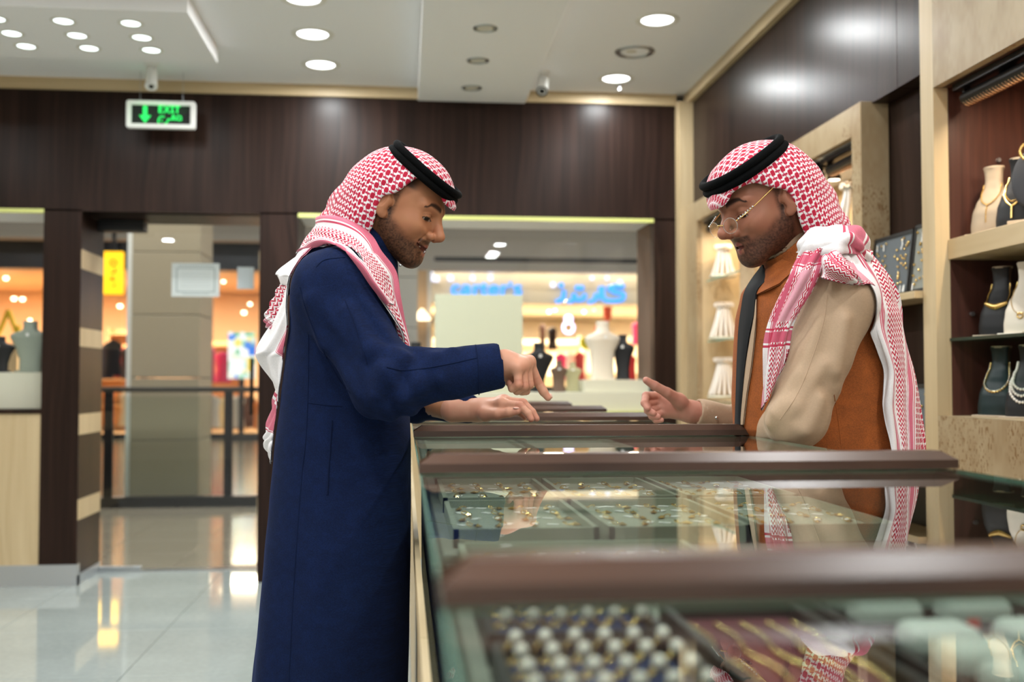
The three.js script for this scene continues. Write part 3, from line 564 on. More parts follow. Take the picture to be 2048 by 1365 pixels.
// ---------------------------------------------------------------- the mall beyond the glass
const px = (x, d) => at(x, 760, d).x, py = (y, d, x = 809) => at(x, y, d).y;
M.mallWall = std({ color: 0xa7a39b, roughness: .8 }); M.stone = std({ color: 0xa3967f, roughness: .55 }); M.navy = std({ color: 0x10192c, roughness: .4 });
M.shopWarm = std({ color: 0xe6c49a, roughness: .8 }); M.shopCream = std({ color: 0xe9dcc2, roughness: .8 });
M.bulbWarm = glowing([1, .78, .5], 7); M.glowWhite = glowing([.8, .82, 1], 1.6);
{
  const fl = struct('floor_mall', 'beige polished tiled floor of the mall corridor', 'floor', bx(-14, -.12, ZG + .02, 12, -.006, -30), std({ color: 0x7d7567, roughness: .15 }));
  const S = .6, g = bx(-S / 2 + .003, -.02, -S / 2 + .003, S / 2 - .003, 0, S / 2 - .003, .0015); let n = 0;
  for (let i = 0; i < 6; i++) for (let k = 0; k < 6; k++) part(n++ ? `tile_${String(n).padStart(3, '0')}` : 'tile', g, M.mallTile, fl).position.set(-3.57 + i * S, 0, ZG - .35 - k * S);
  struct('ceiling_mall', 'grey mall ceiling beyond the shop windows', 'ceiling', bx(-14, 5.2, ZG - .02, 12, 5.4, -30), M.mallWall);
  struct('wall_mall_left', 'grey side wall of the mall', 'wall', bx(-14.2, 0, ZG, -14, 5.2, -30), M.mallWall);
  struct('wall_mall_right', 'grey side wall of the mall at the right', 'wall', bx(12, 0, ZG, 12.2, 5.2, -30), M.mallWall);
  struct('wall_mall_back', 'warm rear wall of the shops across the mall', 'wall', bx(-14, 0, -29.8, 12, 5.2, -30), M.shopWarm);
  struct('wall_mall_front', 'outside of the jewellery shop above its windows', 'wall', bx(-14, 2.24, ZG - .05, 12, 5.2, ZG - .1), M.mallWall);
  struct('wall_mall_near', 'outside wall of the neighbouring shops beside the jewellery shop', 'wall', joined([bx(-14, 0, ZG - .05, XL, 2.24, ZG - .1), bx(1.69, 0, ZG - .05, 12, 2.24, ZG - .1)]), M.mallWall);
}
// corridor column, railing
{
  const d = 10.75, x0 = px(278, d), x1 = px(411, d), col = thing('stone_column', 'square beige stone column beyond the glass door', 'column', [0, 0, -d]);
  const ys = [0, .62, 1.22, 1.83, 2.44, 3.05, 3.66, 4.27, 5.2];
  for (let i = 0; i < 8; i++) part('stone_block', bx(x0, ys[i] + .003, -.33, x1, ys[i + 1] - .003, .33, .006), M.stone, col);
  part('edge_strip', bx(x0 - .05, 0, .1, x0 - .002, 5.2, .3), M.white, col);
  const r = thing('balustrade', 'dark railing with glass panels in the mall corridor', 'railing', [0, 0, -10.25]);
  part('handrail', bx(-9, 1.085, -.03, 7, 1.135, .03, .012), std({ color: 0x3c3a35, roughness: .4, metalness: .4 }), r);
  part('kerb', bx(-9, 0, -.06, 7, .1, .06), M.black, r);
  for (const x of [-8, -6.5, -5, -3.9, -2.77, -1.665, -.5, 1, 2.5, 4, 5.5]) part('post', bx(x - .04, .1, -.025, x + .04, 1.085, .025, .004), M.blackMetal, r);
  part('glass_panel', new THREE.PlaneGeometry(16, .93).translate(-1, .58, 0), M.greenPane, r);
  for (const x of [-3.35, -1.3]) part('mid_rail', bx(x - .35, .62, -.012, x + .35, .66, .012), M.black, r);
  const c2 = thing('stone_column', 'grey column seen in the window right of the navy man\'s chest', 'column', [0, 0, -13]); const a = px(770, 13), b = px(834, 13);
  ys.slice(0, 8).forEach((y, i) => part('stone_block', bx(a, y + .003, -.3, b, ys[i + 1] - .003, .3, .006), M.mallWall, c2));
}
// bulkhead above the shops opposite
{
  const D = 21.2, t = thing('mall_bulkhead', 'grey bulkhead with dark vent slot above the shops opposite', 'bulkhead', [0, 0, -D]);
  part('face', joined([bx(px(640, D), py(540, D), -.4, 11.9, 5.19, 0), bx(-13.9, py(486, D), -.4, px(640, D), 5.19, 0)]), M.mallWall, t); part('slot', bx(px(868, D), py(522, D), 0, px(1290, D), py(513, D), .01), M.black, t, 'dark vent slot');
  const n = glowing([.9, 1, .98], 3);
}
// shop with navy fascia (left)
const FD = 22;
{
  const s = thing('shopfront', 'warm orange lit shop with navy fascia seen through the glass door', 'shop', [0, 0, -FD]);
  const xl = px(-320, FD), xr = px(640, FD), yF0 = py(545, FD), yF1 = py(484, FD);
  part('fascia', bx(xl, yF0, -.25, xr, yF1 + .3, .04), M.navy, s); part('pier', bx(xr - .3, 0, -5, xr, 4.2, .02), M.mallWall, s); part('pier', bx(px(402, FD), 0, -.2, px(421, FD), yF0, .02), M.navy, s);
  part('base', bx(xl, 0, -.2, xr, .1, .02), M.black, s); part('interior_ceiling', bx(xl, yF0 + .02, -7.5, xr, yF0 + .12, -.25), M.shopWarm, s);
  part('interior_wall', bx(xl, 0, -6.2, xr, yF0, -6.1), M.shopWarm, s); part('wall_panel', bx(xl, 0, -7, xl + .1, yF0, 0), M.shopWarm, s);
  part('interior_floor', bx(xl, .001, -6.2, xr, .02, -.2), std({ color: 0xa08060, roughness: .4 }), s);
  for (let x = xl + 1; x < xr; x += 2.2) areaLamp(WARM, LAMP.shop * 2.6, .9, .9, [x, yF0 - .05, -FD - 2.6], [x, 0, -FD - 2.6]);
  const bulb = lathe([[0, -.07], [.05, -.06], [.075, 0], [.05, .03], [0, .04]].reverse(), 14);
  for (const [x, y, k] of [[12, 556, 1], [28, 597, 1], [45, 598, 1], [240, 612, 1], [268, 615, 1.15], [407, 615, .9], [447, 563, .8], [488, 625, 1], [500, 608, .8], [345, 640, .8], [60, 640, .7]]) { const p = at(x, y, FD + 1.2); const m = solo('shop_spotlight', bulb, M.bulbWarm, `warm glowing spotlight in the orange lit shop, near pixel column ${x < 100 ? 'of the left window' : x < 300 ? 'left of the stone column' : 'right of the stone column'}`, 'light', p.toArray(), 'spotlights of the shop opposite'); m.scale.setScalar(k * .72); m.userData.label = `warm glowing spotlight of the shop opposite, ${x < 100 ? 'seen in the left shop window' : x < 300 ? 'left of the stone column' : 'right of the stone column'}`; }
  // blade sign
  const b = thing('blade_sign', 'backlit yellow upright sign of the shop opposite', 'sign', [0, 0, -19.5]);
  const sx0 = px(203, 19.5), sx1 = px(243, 19.5), sy0 = py(589, 19.5, 220), sy1 = py(503, 19.5, 220);
  part('box', bx(sx0, sy0, -.1, sx1, sy1, 0, .02), std({ color: 0xffc21c, emissive: new THREE.Color().setRGB(1, .52, .01), emissiveIntensity: 1.0 }), b);
  part('lettering', strokes([[[.0, .1], [.06, .16], [.0, .22], [-.05, .16], [0, .1]], [[-.04, -.02], [.05, .0], [.02, .06]], [[.04, -.16], [-.04, -.13], [.03, -.09]], [[.0, -.26], [.05, -.24]]], .012).translate((sx0 + sx1) / 2 + .0, (sy0 + sy1) / 2 + .02, .008), std({ color: 0xa06a00 }), b);
  part('bracket', bx((sx0 + sx1) / 2 - .03, sy1, -.08, (sx0 + sx1) / 2 + .03, 5.2, -.02), M.blackMetal, b);
  areaLamp([1, .6, .08], 3, sx1 - sx0, sy1 - sy0, [(sx0 + sx1) / 2, (sy0 + sy1) / 2, -19.45], [(sx0 + sx1) / 2, (sy0 + sy1) / 2, 0]);
  // picture screen
  const cv = document.createElement('canvas'); cv.width = 128; cv.height = 200; const c = cv.getContext('2d');
  c.fillStyle = '#f3f6ee'; c.fillRect(0, 0, 128, 200); const cols = ['#8fc9a0', '#ffffff', '#a6d7b8', '#e8f0d8', '#5a8fe0', '#f2e17a', '#cfe8e0'];
  for (let i = 0; i < 70; i++) { c.fillStyle = cols[Math.floor(rnd() * cols.length)]; c.beginPath(); c.arc(rnd() * 128, rnd() * 200, 5 + rnd() * 14, 0, 7); c.fill(); }
  c.fillStyle = '#3f7fe0'; c.fillRect(96, 60, 32, 40); c.fillStyle = '#f5d65a'; c.fillRect(90, 110, 20, 60); c.fillStyle = '#fff'; c.fillRect(10, 120, 60, 60);
  const tx = new THREE.CanvasTexture(cv); tx.colorSpace = THREE.SRGBColorSpace;
  const D = FD + .5, t = thing('picture_screen', 'bright backlit picture in the shop right of the stone column', 'screen', [0, 0, -D]);
  const a0 = px(456, D), a1 = px(511, D), b0 = py(758, D), b1 = py(666, D);
  part('screen', new THREE.PlaneGeometry(a1 - a0, b1 - b0).translate((a0 + a1) / 2, (b0 + b1) / 2, .052), std({ color: 0x111111, emissive: 0xffffff, emissiveMap: tx, emissiveIntensity: 1.0 }), t);
  part('case', bx(a0, b0, 0, a1, b1, .05), M.black, t); part('stand', bx((a0 + a1) / 2 - .05, .02, 0, (a0 + a1) / 2 + .05, b0, .04), M.black, t);
  areaLamp([.9, 1, .95], .3, a1 - a0, b1 - b0, [(a0 + a1) / 2, (b0 + b1) / 2, -D + .08], [(a0 + a1) / 2, (b0 + b1) / 2, 0]);
}
// garments, shelves and boxes standing in the shops opposite
{
  const shelfG = (w, h) => joined([bx(-w / 2, 0, -.2, -w / 2 + .04, h, .2), bx(w / 2 - .04, 0, -.2, w / 2, h, .2), ...[.3, .6, .95].map((k) => bx(-w / 2, h * k - .03, -.2, w / 2, h * k, .2)), bx(-w / 2, 0, -.2, w / 2, h, -.18)]);
  const tan = std({ color: 0xc59a6a, roughness: .7 }), pale = std({ color: 0xe8dcc4, roughness: .7 });
  const rackAt = (x, d, w, h, mat, label) => solo('shop_shelf', shelfG(w, h), mat, label, 'shelf', [px(x, d), .02, -d], 'shelves of the shops opposite');
  rackAt(230, 25, 1.0, 2.0, tan, 'tan wooden shelf unit in the shop left of the stone column'); rackAt(262, 26, 1.0, 2.4, tan, 'second tan shelf unit beside the stone column'); rackAt(440, 25.5, 1.3, 2.1, tan, 'tan shelf unit right of the stone column'); rackAt(20, 25, 1.6, 1.9, tan, 'tan shelf unit seen in the left shop window');
  rackAt(1100, 26, 1.6, 2.2, pale, 'pale shelf unit in the cream shop, behind the black bust'); rackAt(1215, 26.5, 1.6, 2.3, pale, 'pale shelf unit in the cream shop, behind the tall cream bust'); rackAt(930, 26, 1.6, 2.2, pale, 'pale shelf unit in the cream shop, behind the blank board');
  // garments on hangers: a shouldered, hollow hemmed shape
  const garment = (() => { const pr = [[0, .20], [.12, .19], [.4, .165], [.7, .17], [.86, .2], [.95, .11], [1, .05]], n = 16, pos = [], idx = []; pr.forEach(([t, r]) => { for (let k = 0; k <= n; k++) { const a = k / n * 6.2832; pos.push(r * Math.cos(a) * (1 + .05 * Math.sin(5 * a)), t * .75, r * .42 * Math.sin(a)); } }); for (let i = 0; i < pr.length - 1; i++) for (let k = 0; k < n; k++) { const a = i * (n + 1) + k, b = a + n + 1; idx.push(a, b, a + 1, a + 1, b, b + 1); } const g = new THREE.BufferGeometry(); g.setAttribute('position', new THREE.Float32BufferAttribute(pos, 3)); g.setIndex(idx); g.computeVertexNormals(); return g; })();
  const cols = { red: 0xb0232c, black: 0x15131a, pink: 0xd8407e, brown: 0x5a3826, navy: 0x1d2440, cream: 0xd8c8a0, white: 0xe8e4dc, orange: 0xd87a28, plum: 0x4a1f33, yellow: 0xd8c22a };
  const hang = [[213, 758, 23, 'navy', 1], [226, 752, 22.6, 'black', 1], [240, 756, 23.2, 'red', .9], [254, 758, 23, 'brown', .9], [218, 850, 23, 'orange', 1], [258, 852, 23.2, 'cream', 1], [420, 764, 23, 'pink', 1], [446, 766, 23.3, 'pink', .9], [458, 760, 24.6, 'red', .8], [424, 855, 22.8, 'white', .9], [450, 858, 23.2, 'cream', .9], [474, 856, 22.8, 'white', .9], [497, 855, 23.3, 'brown', .9], [514, 858, 22.8, 'orange', .8],
    [56, 748, 22.8, 'brown', 1], [82, 750, 23.4, 'navy', .9], [1085, 700, 24, 'brown', .8], [1105, 700, 24, 'black', .7], [1122, 760, 23.4, 'pink', .8], [1140, 758, 23.6, 'white', .8], [1160, 764, 23.2, 'red', .9], [1195, 690, 24, 'red', .6], [1205, 764, 23.4, 'cream', .9], [1262, 764, 23, 'red', .8], [1275, 690, 24, 'pink', .7], [880, 700, 24, 'cream', .8]];
  const mats = Object.fromEntries(Object.entries(cols).map(([k, v]) => [k, std({ color: v, roughness: .85 })]));
  for (const [x, y, d, c, k] of hang) { const p = at(x, y, d), m = solo('garment', garment, mats[c], `${c} garment on display in the shop opposite, ${x < 100 ? 'in the left shop window' : x < 300 ? 'left of the stone column' : x < 600 ? 'right of the stone column' : x < 900 ? 'by the navy man\'s chest' : x < 1150 ? 'near the black bust' : 'near the tall cream bust'}`, 'garment', [p.x, Math.max(p.y, .03), p.z], 'garments in the shops opposite'); m.scale.setScalar(k); m.rotation.y = x; }
  // yellow house shaped display and small plant in the left window view
  const D = 23, h = thing('house_display', 'yellow house shaped display stand seen in the left shop window', 'display stand', [px(14, D), 0, -D]);
  const y0 = py(690, D), y1 = py(655, D), y2 = py(626, D); part('wall', bx(-.24, .02, -.1, .24, y0, .1), mats.cream, h); for (const s of [-1, 1]) part('roof_bar', tube([[s * .26, y0, 0], [0, y2, 0]], .05, 4, 8), mats.yellow, h); for (const s of [-1, 1]) part('post', bx(s * .22 - .03, y0, -.03, s * .22 + .03, y1, .03), mats.yellow, h);
}
// cream shop with blue sign (right)
{
  const s = thing('shopfront', 'cream lit shop with blue lettering across the mall', 'shop', [0, 0, -FD]);
  const xl = px(856, FD), xr = px(1700, FD), yF0 = py(606, FD), yF1 = py(541, FD);
  part('fascia', bx(xl, yF0, -.25, xr, yF1, .02), M.shopCream, s); part('pier', bx(xl - .18, 0, -.4, xl, yF1, .03), M.mallWall, s);
  part('interior_ceiling', bx(xl, yF0 + .02, -7.5, xr, yF0 + .12, -.25), M.shopCream, s); part('interior_wall', bx(xl, 0, -6.4, xr, yF0, -6.3), M.shopCream, s); part('side_wall', bx(xl - .18, 0, -7, xl, yF0, -.4), M.shopCream, s);
  part('interior_floor', bx(xl, .001, -6.4, xr, .02, -.2), std({ color: 0xb8a890, roughness: .4 }), s);
  for (let x = xl + .8; x < xr; x += 2.0) areaLamp([1, .86, .66], LAMP.shop * 2.6, .9, .9, [x, yF0 - .05, -FD - 2.6], [x, 0, -FD - 2.6]);
  // lettering stands proud of the fascia and glows blue
  M.blueGlow = std({ color: 0x0b3a8c, emissive: new THREE.Color().setRGB(.05, .33, 1), emissiveIntensity: 1.5 });
  const sg = thing('shop_sign', 'glowing blue Latin lettering on the cream shop fascia', 'sign', [px(900, FD), py(590, FD), -FD + .03]);
  const tw = px(1041, FD) - px(900, FD); const tg = new TextGeometry("carter's", { font, size: .27, depth: .05, curveSegments: 5 }); tg.computeBoundingBox(); const bw = tg.boundingBox.max.x - tg.boundingBox.min.x; tg.scale(tw / bw, 1.05, 1); part('lettering', tg, M.blueGlow, sg);
  const sa = thing('shop_sign', 'glowing blue Arabic lettering on the cream shop fascia', 'sign', [px(1108, FD), py(598, FD), -FD + .05]);
  const aw = px(1248, FD) - px(1108, FD), AR = [[[1.0, .30], [.86, .30], [.78, .26], [.86, .18], [.99, .13], [.98, .03], [.9, -.01], [.74, .0], [.70, .06], [.69, .29]], [[.6, .14], [.58, .02], [.52, -.04], [.48, -.05]], [[.44, .13], [.42, .04], [.36, .0], [.30, .04], [.28, .14]], [[.39, .26]], [[.33, .26]], [[.28, .12], [.26, -.01], [.19, -.05]], [[.14, .2], [.13, .06], [.08, -.02], [.02, -.04]], [[.1, .31]], [[.66, .29], [.655, .02]]];
  part('lettering', strokes(AR.map((l) => l.map(([x, y]) => [x * aw, y * 1.0])), .045), M.blueGlow, sa);
  areaLamp([.1, .35, 1], 1.2, tw, .25, [px(970, FD), py(582, FD), -FD + .14], [px(970, FD), py(582, FD), 0]); areaLamp([.1, .35, 1], 1.2, aw, .3, [px(1178, FD), py(582, FD), -FD + .14], [px(1178, FD), py(582, FD), 0]);
  part('added_fascia_glow', bx(xl + .1, yF1 + .06, .2, xr - .1, yF1 + .1, .27), glowing([1, .88, .68], 2), s, 'unseen light strip added behind the bulkhead to brighten the fascia');  // added strip, hidden from view, that brightens the fascia
  for (let x = xl + .8; x < xr; x += 1.6) areaLamp([1, .88, .68], 16, 1.5, .06, [x, yF1 + .05, -FD + .235], [x, yF0 - .1, -FD + .1]);  // lamps added along the hidden strip to wash the fascia
  const dot = lathe([[0, -.04], [.03, -.03], [.045, 0], [.03, .03], [0, .04]], 12);
  const lights = [[978, 607], [935, 604], [1127, 611], [1147, 605], [1154, 599], [1168, 624], [1188, 618], [1206, 611], [1060, 602], [1072, 600], [1098, 624], [1110, 620]];
  for (const [x, y] of lights) solo('shop_spotlight', dot, M.bulbWarm, `warm glowing spotlight inside the cream shop, ${x < 1000 ? 'left, above the blank board' : x < 1120 ? 'above the black bust' : 'above the tall cream bust'}`, 'light', at(x, y, FD + 2).toArray(), 'spotlights of the cream shop');
  const whiteBlock = bx(-.055, -.06, -.03, .055, .06, .03, .02);  // small glowing white block, repeated along the fascia
  for (const [x, y, k] of [[862, 543, 1], [896, 539, .8], [922, 541, .5], [945, 540, 1.1], [981, 541, 1.2], [862, 557, 1], [873, 558, 1], [901, 557, 1], [945, 557, .8], [981, 557, .8], [1112, 541, .8], [1147, 543, .5], [1188, 544, .7], [1214, 544, .8], [1184, 557, .7], [1214, 557, .7], [1240, 565, .8], [1106, 570, .9]]) { const m = solo('white_block', whiteBlock, M.glowWhite, `small white glowing block on the cream shop fascia, ${x < 1000 ? 'over the Latin sign' : 'over the Arabic sign'}`, 'light', at(x, y, FD - .045).toArray(), 'white glowing blocks on the fascia'); m.scale.setScalar(k); }
  const neon = thing('neon_figure', 'pale violet neon ring figure in the cream shop', 'light', at(1137, 650, 24).toArray()); const nm = glowing([.62, .6, 1], 3); part('lower_ring', new THREE.TorusGeometry(.12, .028, 8, 22).translate(0, -.07, 0), nm, neon); part('upper_ring', new THREE.TorusGeometry(.075, .026, 8, 20).translate(0, .13, 0), nm, neon);
  const st = thing('sale_sticker', 'round yellow sale sign between the busts in the window', 'sign', at(1173, 686, 23).toArray()); part('disc', new THREE.CylinderGeometry(.155, .155, .02, 30).rotateX(Math.PI / 2), std({ color: 0xe8e012, roughness: .6 }), st); part('marks', joined([bx(-.08, .02, .011, .08, .07, .014), bx(-.06, -.06, .011, .06, -.02, .014)]), std({ color: 0x8a8a10 }), st); part('stand', bx(-.012, -1.9, -.02, .012, -.1, 0), M.steel, st);
  const lamp = thing('globe_lamp', 'red paper lantern hanging above the tall cream bust', 'lantern', at(1215, 625, 23).toArray()); part('shade', lathe([[0, -.2], [.06, -.19], [.1, -.05], [.1, .1], [.05, .2], [0, .21]], 16), std({ color: 0xd24a3a, roughness: .6 }), lamp); part('cord', cyl(.008, .008, .2, .32, 0, 0, 6), M.black, lamp);
}
// narrow warm panel between the two shops
{
  const D = 20, t = thing('wall_panel_unit', 'brown panelled wall with warm uplight left of the blank board', 'wall panel', [0, 0, -D]);
  part('panel', bx(px(700, D), 0, -.2, px(860, D), py(541, D), 0), std({ color: 0x9a7d5a, roughness: .6 }), t); part('stile', bx(px(854, D), 0, -.2, px(862, D), py(541, D), .04), M.mallWall, t);
  part('lamp_shade', lathe([[.02, .16], [.16, -.02], [.17, -.05], [.0, -.05]].reverse(), 18).translate(px(843, D), py(636, D), .2), glowing([1, .8, .5], 3), t);
  areaLamp(HALOGEN, 30, .2, .2, [px(843, D), py(628, D), -D + .25], [px(843, D), 6, -D + .2]);
}
for (const [x, z] of [[-9, -9.2], [-6, -9.2], [-3, -9.2], [0, -9.2], [3, -9.2], [6, -9.2], [-8, -17], [-4, -17], [0, -17], [4, -17], [8, -17]]) {
  const t = thing('mall_ceiling_light', 'square white ceiling light of the mall, above the view', 'light', [x, 5.19, z], 'square mall ceiling lights');
  part('panel', bx(-.45, -.02, -.45, .45, .0, .45), glowing([.95, 1, .97], 2.5), t); areaLamp([.96, 1, .96], LAMP.mall, .88, .88, [0, -.03, 0], [x, 0, z], t);
}
// ---------------------------------------------------------------- modelling of bodies and clothes: distance fields and draped sheets
const smin = (a, b, k) => { const h = Math.max(k - Math.abs(a - b), 0) / k; return Math.min(a, b) - h * h * k * .25; };
const smax = (a, b, k) => -smin(-a, -b, k);
function capD(x, y, z, a, b, ra, rb) {
  const dx = b.x - a.x, dy = b.y - a.y, dz = b.z - a.z, px_ = x - a.x, py_ = y - a.y, pz_ = z - a.z, t = clamp((px_ * dx + py_ * dy + pz_ * dz) / (dx * dx + dy * dy + dz * dz + 1e-12));
  const ex = px_ - dx * t, ey = py_ - dy * t, ez = pz_ - dz * t; return Math.sqrt(ex * ex + ey * ey + ez * ez) - (ra + (rb - ra) * t);
}
function ellD(x, y, z, cx, cy, cz, rx, ry, rz) {
  x -= cx; y -= cy; z -= cz; const a = x / rx, b = y / ry, c = z / rz, k0 = Math.sqrt(a * a + b * b + c * c), p = a / rx, q = b / ry, r = c / rz, k1 = Math.sqrt(p * p + q * q + r * r);
  return k1 < 1e-9 ? -Math.min(rx, ry, rz) : k0 * (k0 - 1) / k1;
}
const sphD = (x, y, z, cx, cy, cz, r) => Math.sqrt((x - cx) ** 2 + (y - cy) ** 2 + (z - cz) ** 2) - r;
// surface nets over a grid; far blocks are skipped
function netMesh(f, lo, hi, cell, color) {
  const n = [0, 1, 2].map((i) => Math.ceil((hi[i] - lo[i]) / cell) + 2), [nx, ny, nz] = n, B = 6, F = new Float32Array(nx * ny * nz).fill(1), sxy = nx * ny;
  for (let bz = 0; bz < nz; bz += B) for (let by = 0; by < ny; by += B) for (let bx_ = 0; bx_ < nx; bx_ += B) {
    const c = f(lo[0] + (bx_ + B / 2 - .5) * cell, lo[1] + (by + B / 2 - .5) * cell, lo[2] + (bz + B / 2 - .5) * cell), far = Math.abs(c) > cell * B * 1.25;
    for (let k = bz; k < Math.min(nz, bz + B); k++) for (let j = by; j < Math.min(ny, by + B); j++) for (let i = bx_; i < Math.min(nx, bx_ + B); i++) F[i + j * nx + k * sxy] = far ? c : f(lo[0] + i * cell, lo[1] + j * cell, lo[2] + k * cell);
  }
  const id = new Int32Array(nx * ny * nz).fill(-1), pos = [], idx = [];
  const corners = [0, 1, nx, nx + 1, sxy, sxy + 1, sxy + nx, sxy + nx + 1], E = [[0, 1], [2, 3], [4, 5], [6, 7], [0, 2], [1, 3], [4, 6], [5, 7], [0, 4], [1, 5], [2, 6], [3, 7]];
  for (let k = 0; k < nz - 1; k++) for (let j = 0; j < ny - 1; j++) for (let i = 0; i < nx - 1; i++) {
    const o = i + j * nx + k * sxy; let m = 0; for (let c = 0; c < 8; c++) if (F[o + corners[c]] < 0) m |= 1 << c;
    if (m === 0 || m === 255) continue;
    let x = 0, y = 0, z = 0, q = 0;
    for (const [a, b] of E) { const fa = F[o + corners[a]], fb = F[o + corners[b]]; if ((fa < 0) === (fb < 0)) continue; const t = fa / (fa - fb), ax = a & 1, ay = (a >> 1) & 1, az = a >> 2, bx2 = b & 1, by2 = (b >> 1) & 1, bz2 = b >> 2; x += ax + (bx2 - ax) * t; y += ay + (by2 - ay) * t; z += az + (bz2 - az) * t; q++; }
    id[o] = pos.length / 3; pos.push(lo[0] + (i + x / q) * cell, lo[1] + (j + y / q) * cell, lo[2] + (k + z / q) * cell);
  }
  const quad = (a, b, c, d, flip) => { if (a < 0 || b < 0 || c < 0 || d < 0) return; if (flip) idx.push(a, b, c, a, c, d); else idx.push(a, c, b, a, d, c); };
  for (let k = 1; k < nz - 1; k++) for (let j = 1; j < ny - 1; j++) for (let i = 1; i < nx - 1; i++) {
    const o = i + j * nx + k * sxy, s = F[o] < 0;
    if (s !== F[o + 1] < 0) quad(id[o - nx - sxy], id[o - sxy], id[o], id[o - nx], s);
    if (s !== F[o + nx] < 0) quad(id[o - 1 - sxy], id[o - 1], id[o], id[o - sxy], s);
    if (s !== F[o + sxy] < 0) quad(id[o - 1 - nx], id[o - nx], id[o], id[o - 1], s);
  }
  const nv = pos.length / 3, nor = new Float32Array(pos.length), col = color ? new Float32Array(pos.length) : null, h = cell * .6;
  for (let v = 0; v < nv; v++) {
    const x = pos[v * 3], y = pos[v * 3 + 1], z = pos[v * 3 + 2]; let gx = f(x + h, y, z) - f(x - h, y, z), gy = f(x, y + h, z) - f(x, y - h, z), gz = f(x, y, z + h) - f(x, y, z - h); const l = Math.hypot(gx, gy, gz) || 1;
    nor[v * 3] = gx / l; nor[v * 3 + 1] = gy / l; nor[v * 3 + 2] = gz / l;
    if (color) { const c = color(x, y, z); col[v * 3] = c[0]; col[v * 3 + 1] = c[1]; col[v * 3 + 2] = c[2]; }
  }
  const g = new THREE.BufferGeometry(); g.setAttribute('position', new THREE.Float32BufferAttribute(pos, 3)); g.setAttribute('normal', new THREE.BufferAttribute(nor, 3)); if (color) g.setAttribute('color', new THREE.BufferAttribute(col, 3)); g.setIndex(idx); return g;
}
const lin = (hex) => { const c = new THREE.Color(hex); return [c.r, c.g, c.b]; };
const mix3 = (a, b, t) => [lerp(a[0], b[0], t), lerp(a[1], b[1], t), lerp(a[2], b[2], t)];
// draped cloth: a smooth sheet through a grid of points, given a thickness; uv gives its place on the cloth in metres
function crom(p, t) { const n = p.length - 1, s = clamp(t, 0, 1) * n, i = Math.min(Math.floor(s), n - 1), u = s - i, a = p[Math.max(i - 1, 0)], b = p[i], c = p[i + 1], d = p[Math.min(i + 2, n)]; return b.map((_, k) => .5 * (2 * b[k] + (c[k] - a[k]) * u + (2 * a[k] - 5 * b[k] + 4 * c[k] - d[k]) * u * u + (3 * b[k] - a[k] - 3 * c[k] + d[k]) * u * u * u)); }
// rows: array of rows of [x, y, z, u, v]
function sheet(rows, NU, NV, o = {}) {
  const { thick = .0016, fold = null, avoid = null, gap = .005 } = o, P = [], UV = [];
  for (let j = 0; j <= NV; j++) for (let i = 0; i <= NU; i++) { const q = crom(rows.map((r) => crom(r, i / NU)), j / NV); P.push(V(q[0], q[1], q[2])); UV.push(q[3], q[4]); }
  const W = NU + 1, H = NV + 1, N = P.map((p, n) => { const i = n % W, j = (n / W) | 0, a = P[j * W + Math.min(i + 1, NU)].clone().sub(P[j * W + Math.max(i - 1, 0)]), b = P[Math.min(j + 1, NV) * W + i].clone().sub(P[Math.max(j - 1, 0) * W + i]); return a.cross(b).normalize(); });
  if (fold) { P.forEach((p, n) => p.addScaledVector(N[n], fold((n % W) / NU, ((n / W) | 0) / NV, p))); }
  if (avoid) for (let it = 0; it < 3; it++) for (const p of P) { const v = avoid(p.x, p.y, p.z); if (v < gap) { const h = .002, g = V(avoid(p.x + h, p.y, p.z) - avoid(p.x - h, p.y, p.z), avoid(p.x, p.y + h, p.z) - avoid(p.x, p.y - h, p.z), avoid(p.x, p.y, p.z + h) - avoid(p.x, p.y, p.z - h)); if (g.lengthSq() > 1e-12) p.addScaledVector(g.normalize(), Math.min(gap - v, .03)); } }
  const N2 = P.map((p, n) => { const i = n % W, j = (n / W) | 0, a = P[j * W + Math.min(i + 1, NU)].clone().sub(P[j * W + Math.max(i - 1, 0)]), b = P[Math.min(j + 1, NV) * W + i].clone().sub(P[Math.max(j - 1, 0) * W + i]); return a.cross(b).normalize(); });
  const pos = [], nor = [], uv = [], idx = [], M0 = W * H;
  for (const s of [1, -1]) P.forEach((p, n) => { pos.push(p.x + N2[n].x * s * thick / 2, p.y + N2[n].y * s * thick / 2, p.z + N2[n].z * s * thick / 2); nor.push(N2[n].x * s, N2[n].y * s, N2[n].z * s); uv.push(UV[n * 2], UV[n * 2 + 1]); });
  for (let j = 0; j < NV; j++) for (let i = 0; i < NU; i++) { const a = j * W + i, b = a + 1, c = a + W, d = c + 1; idx.push(a, b, d, a, d, c, M0 + a, M0 + d, M0 + b, M0 + a, M0 + c, M0 + d); }
  const rim = (a, b) => idx.push(a, M0 + b, b, a, M0 + a, M0 + b);
  for (let i = 0; i < NU; i++) { rim(i + 1, i); rim(NV * W + i, NV * W + i + 1); } for (let j = 0; j < NV; j++) { rim(j * W, j * W + W); rim(j * W + W + NU, j * W + NU); }
  const g = new THREE.BufferGeometry(); g.setAttribute('position', new THREE.Float32BufferAttribute(pos, 3)); g.setAttribute('normal', new THREE.Float32BufferAttribute(nor, 3)); g.setAttribute('uv', new THREE.Float32BufferAttribute(uv, 2)); g.setIndex(idx); return g;
}
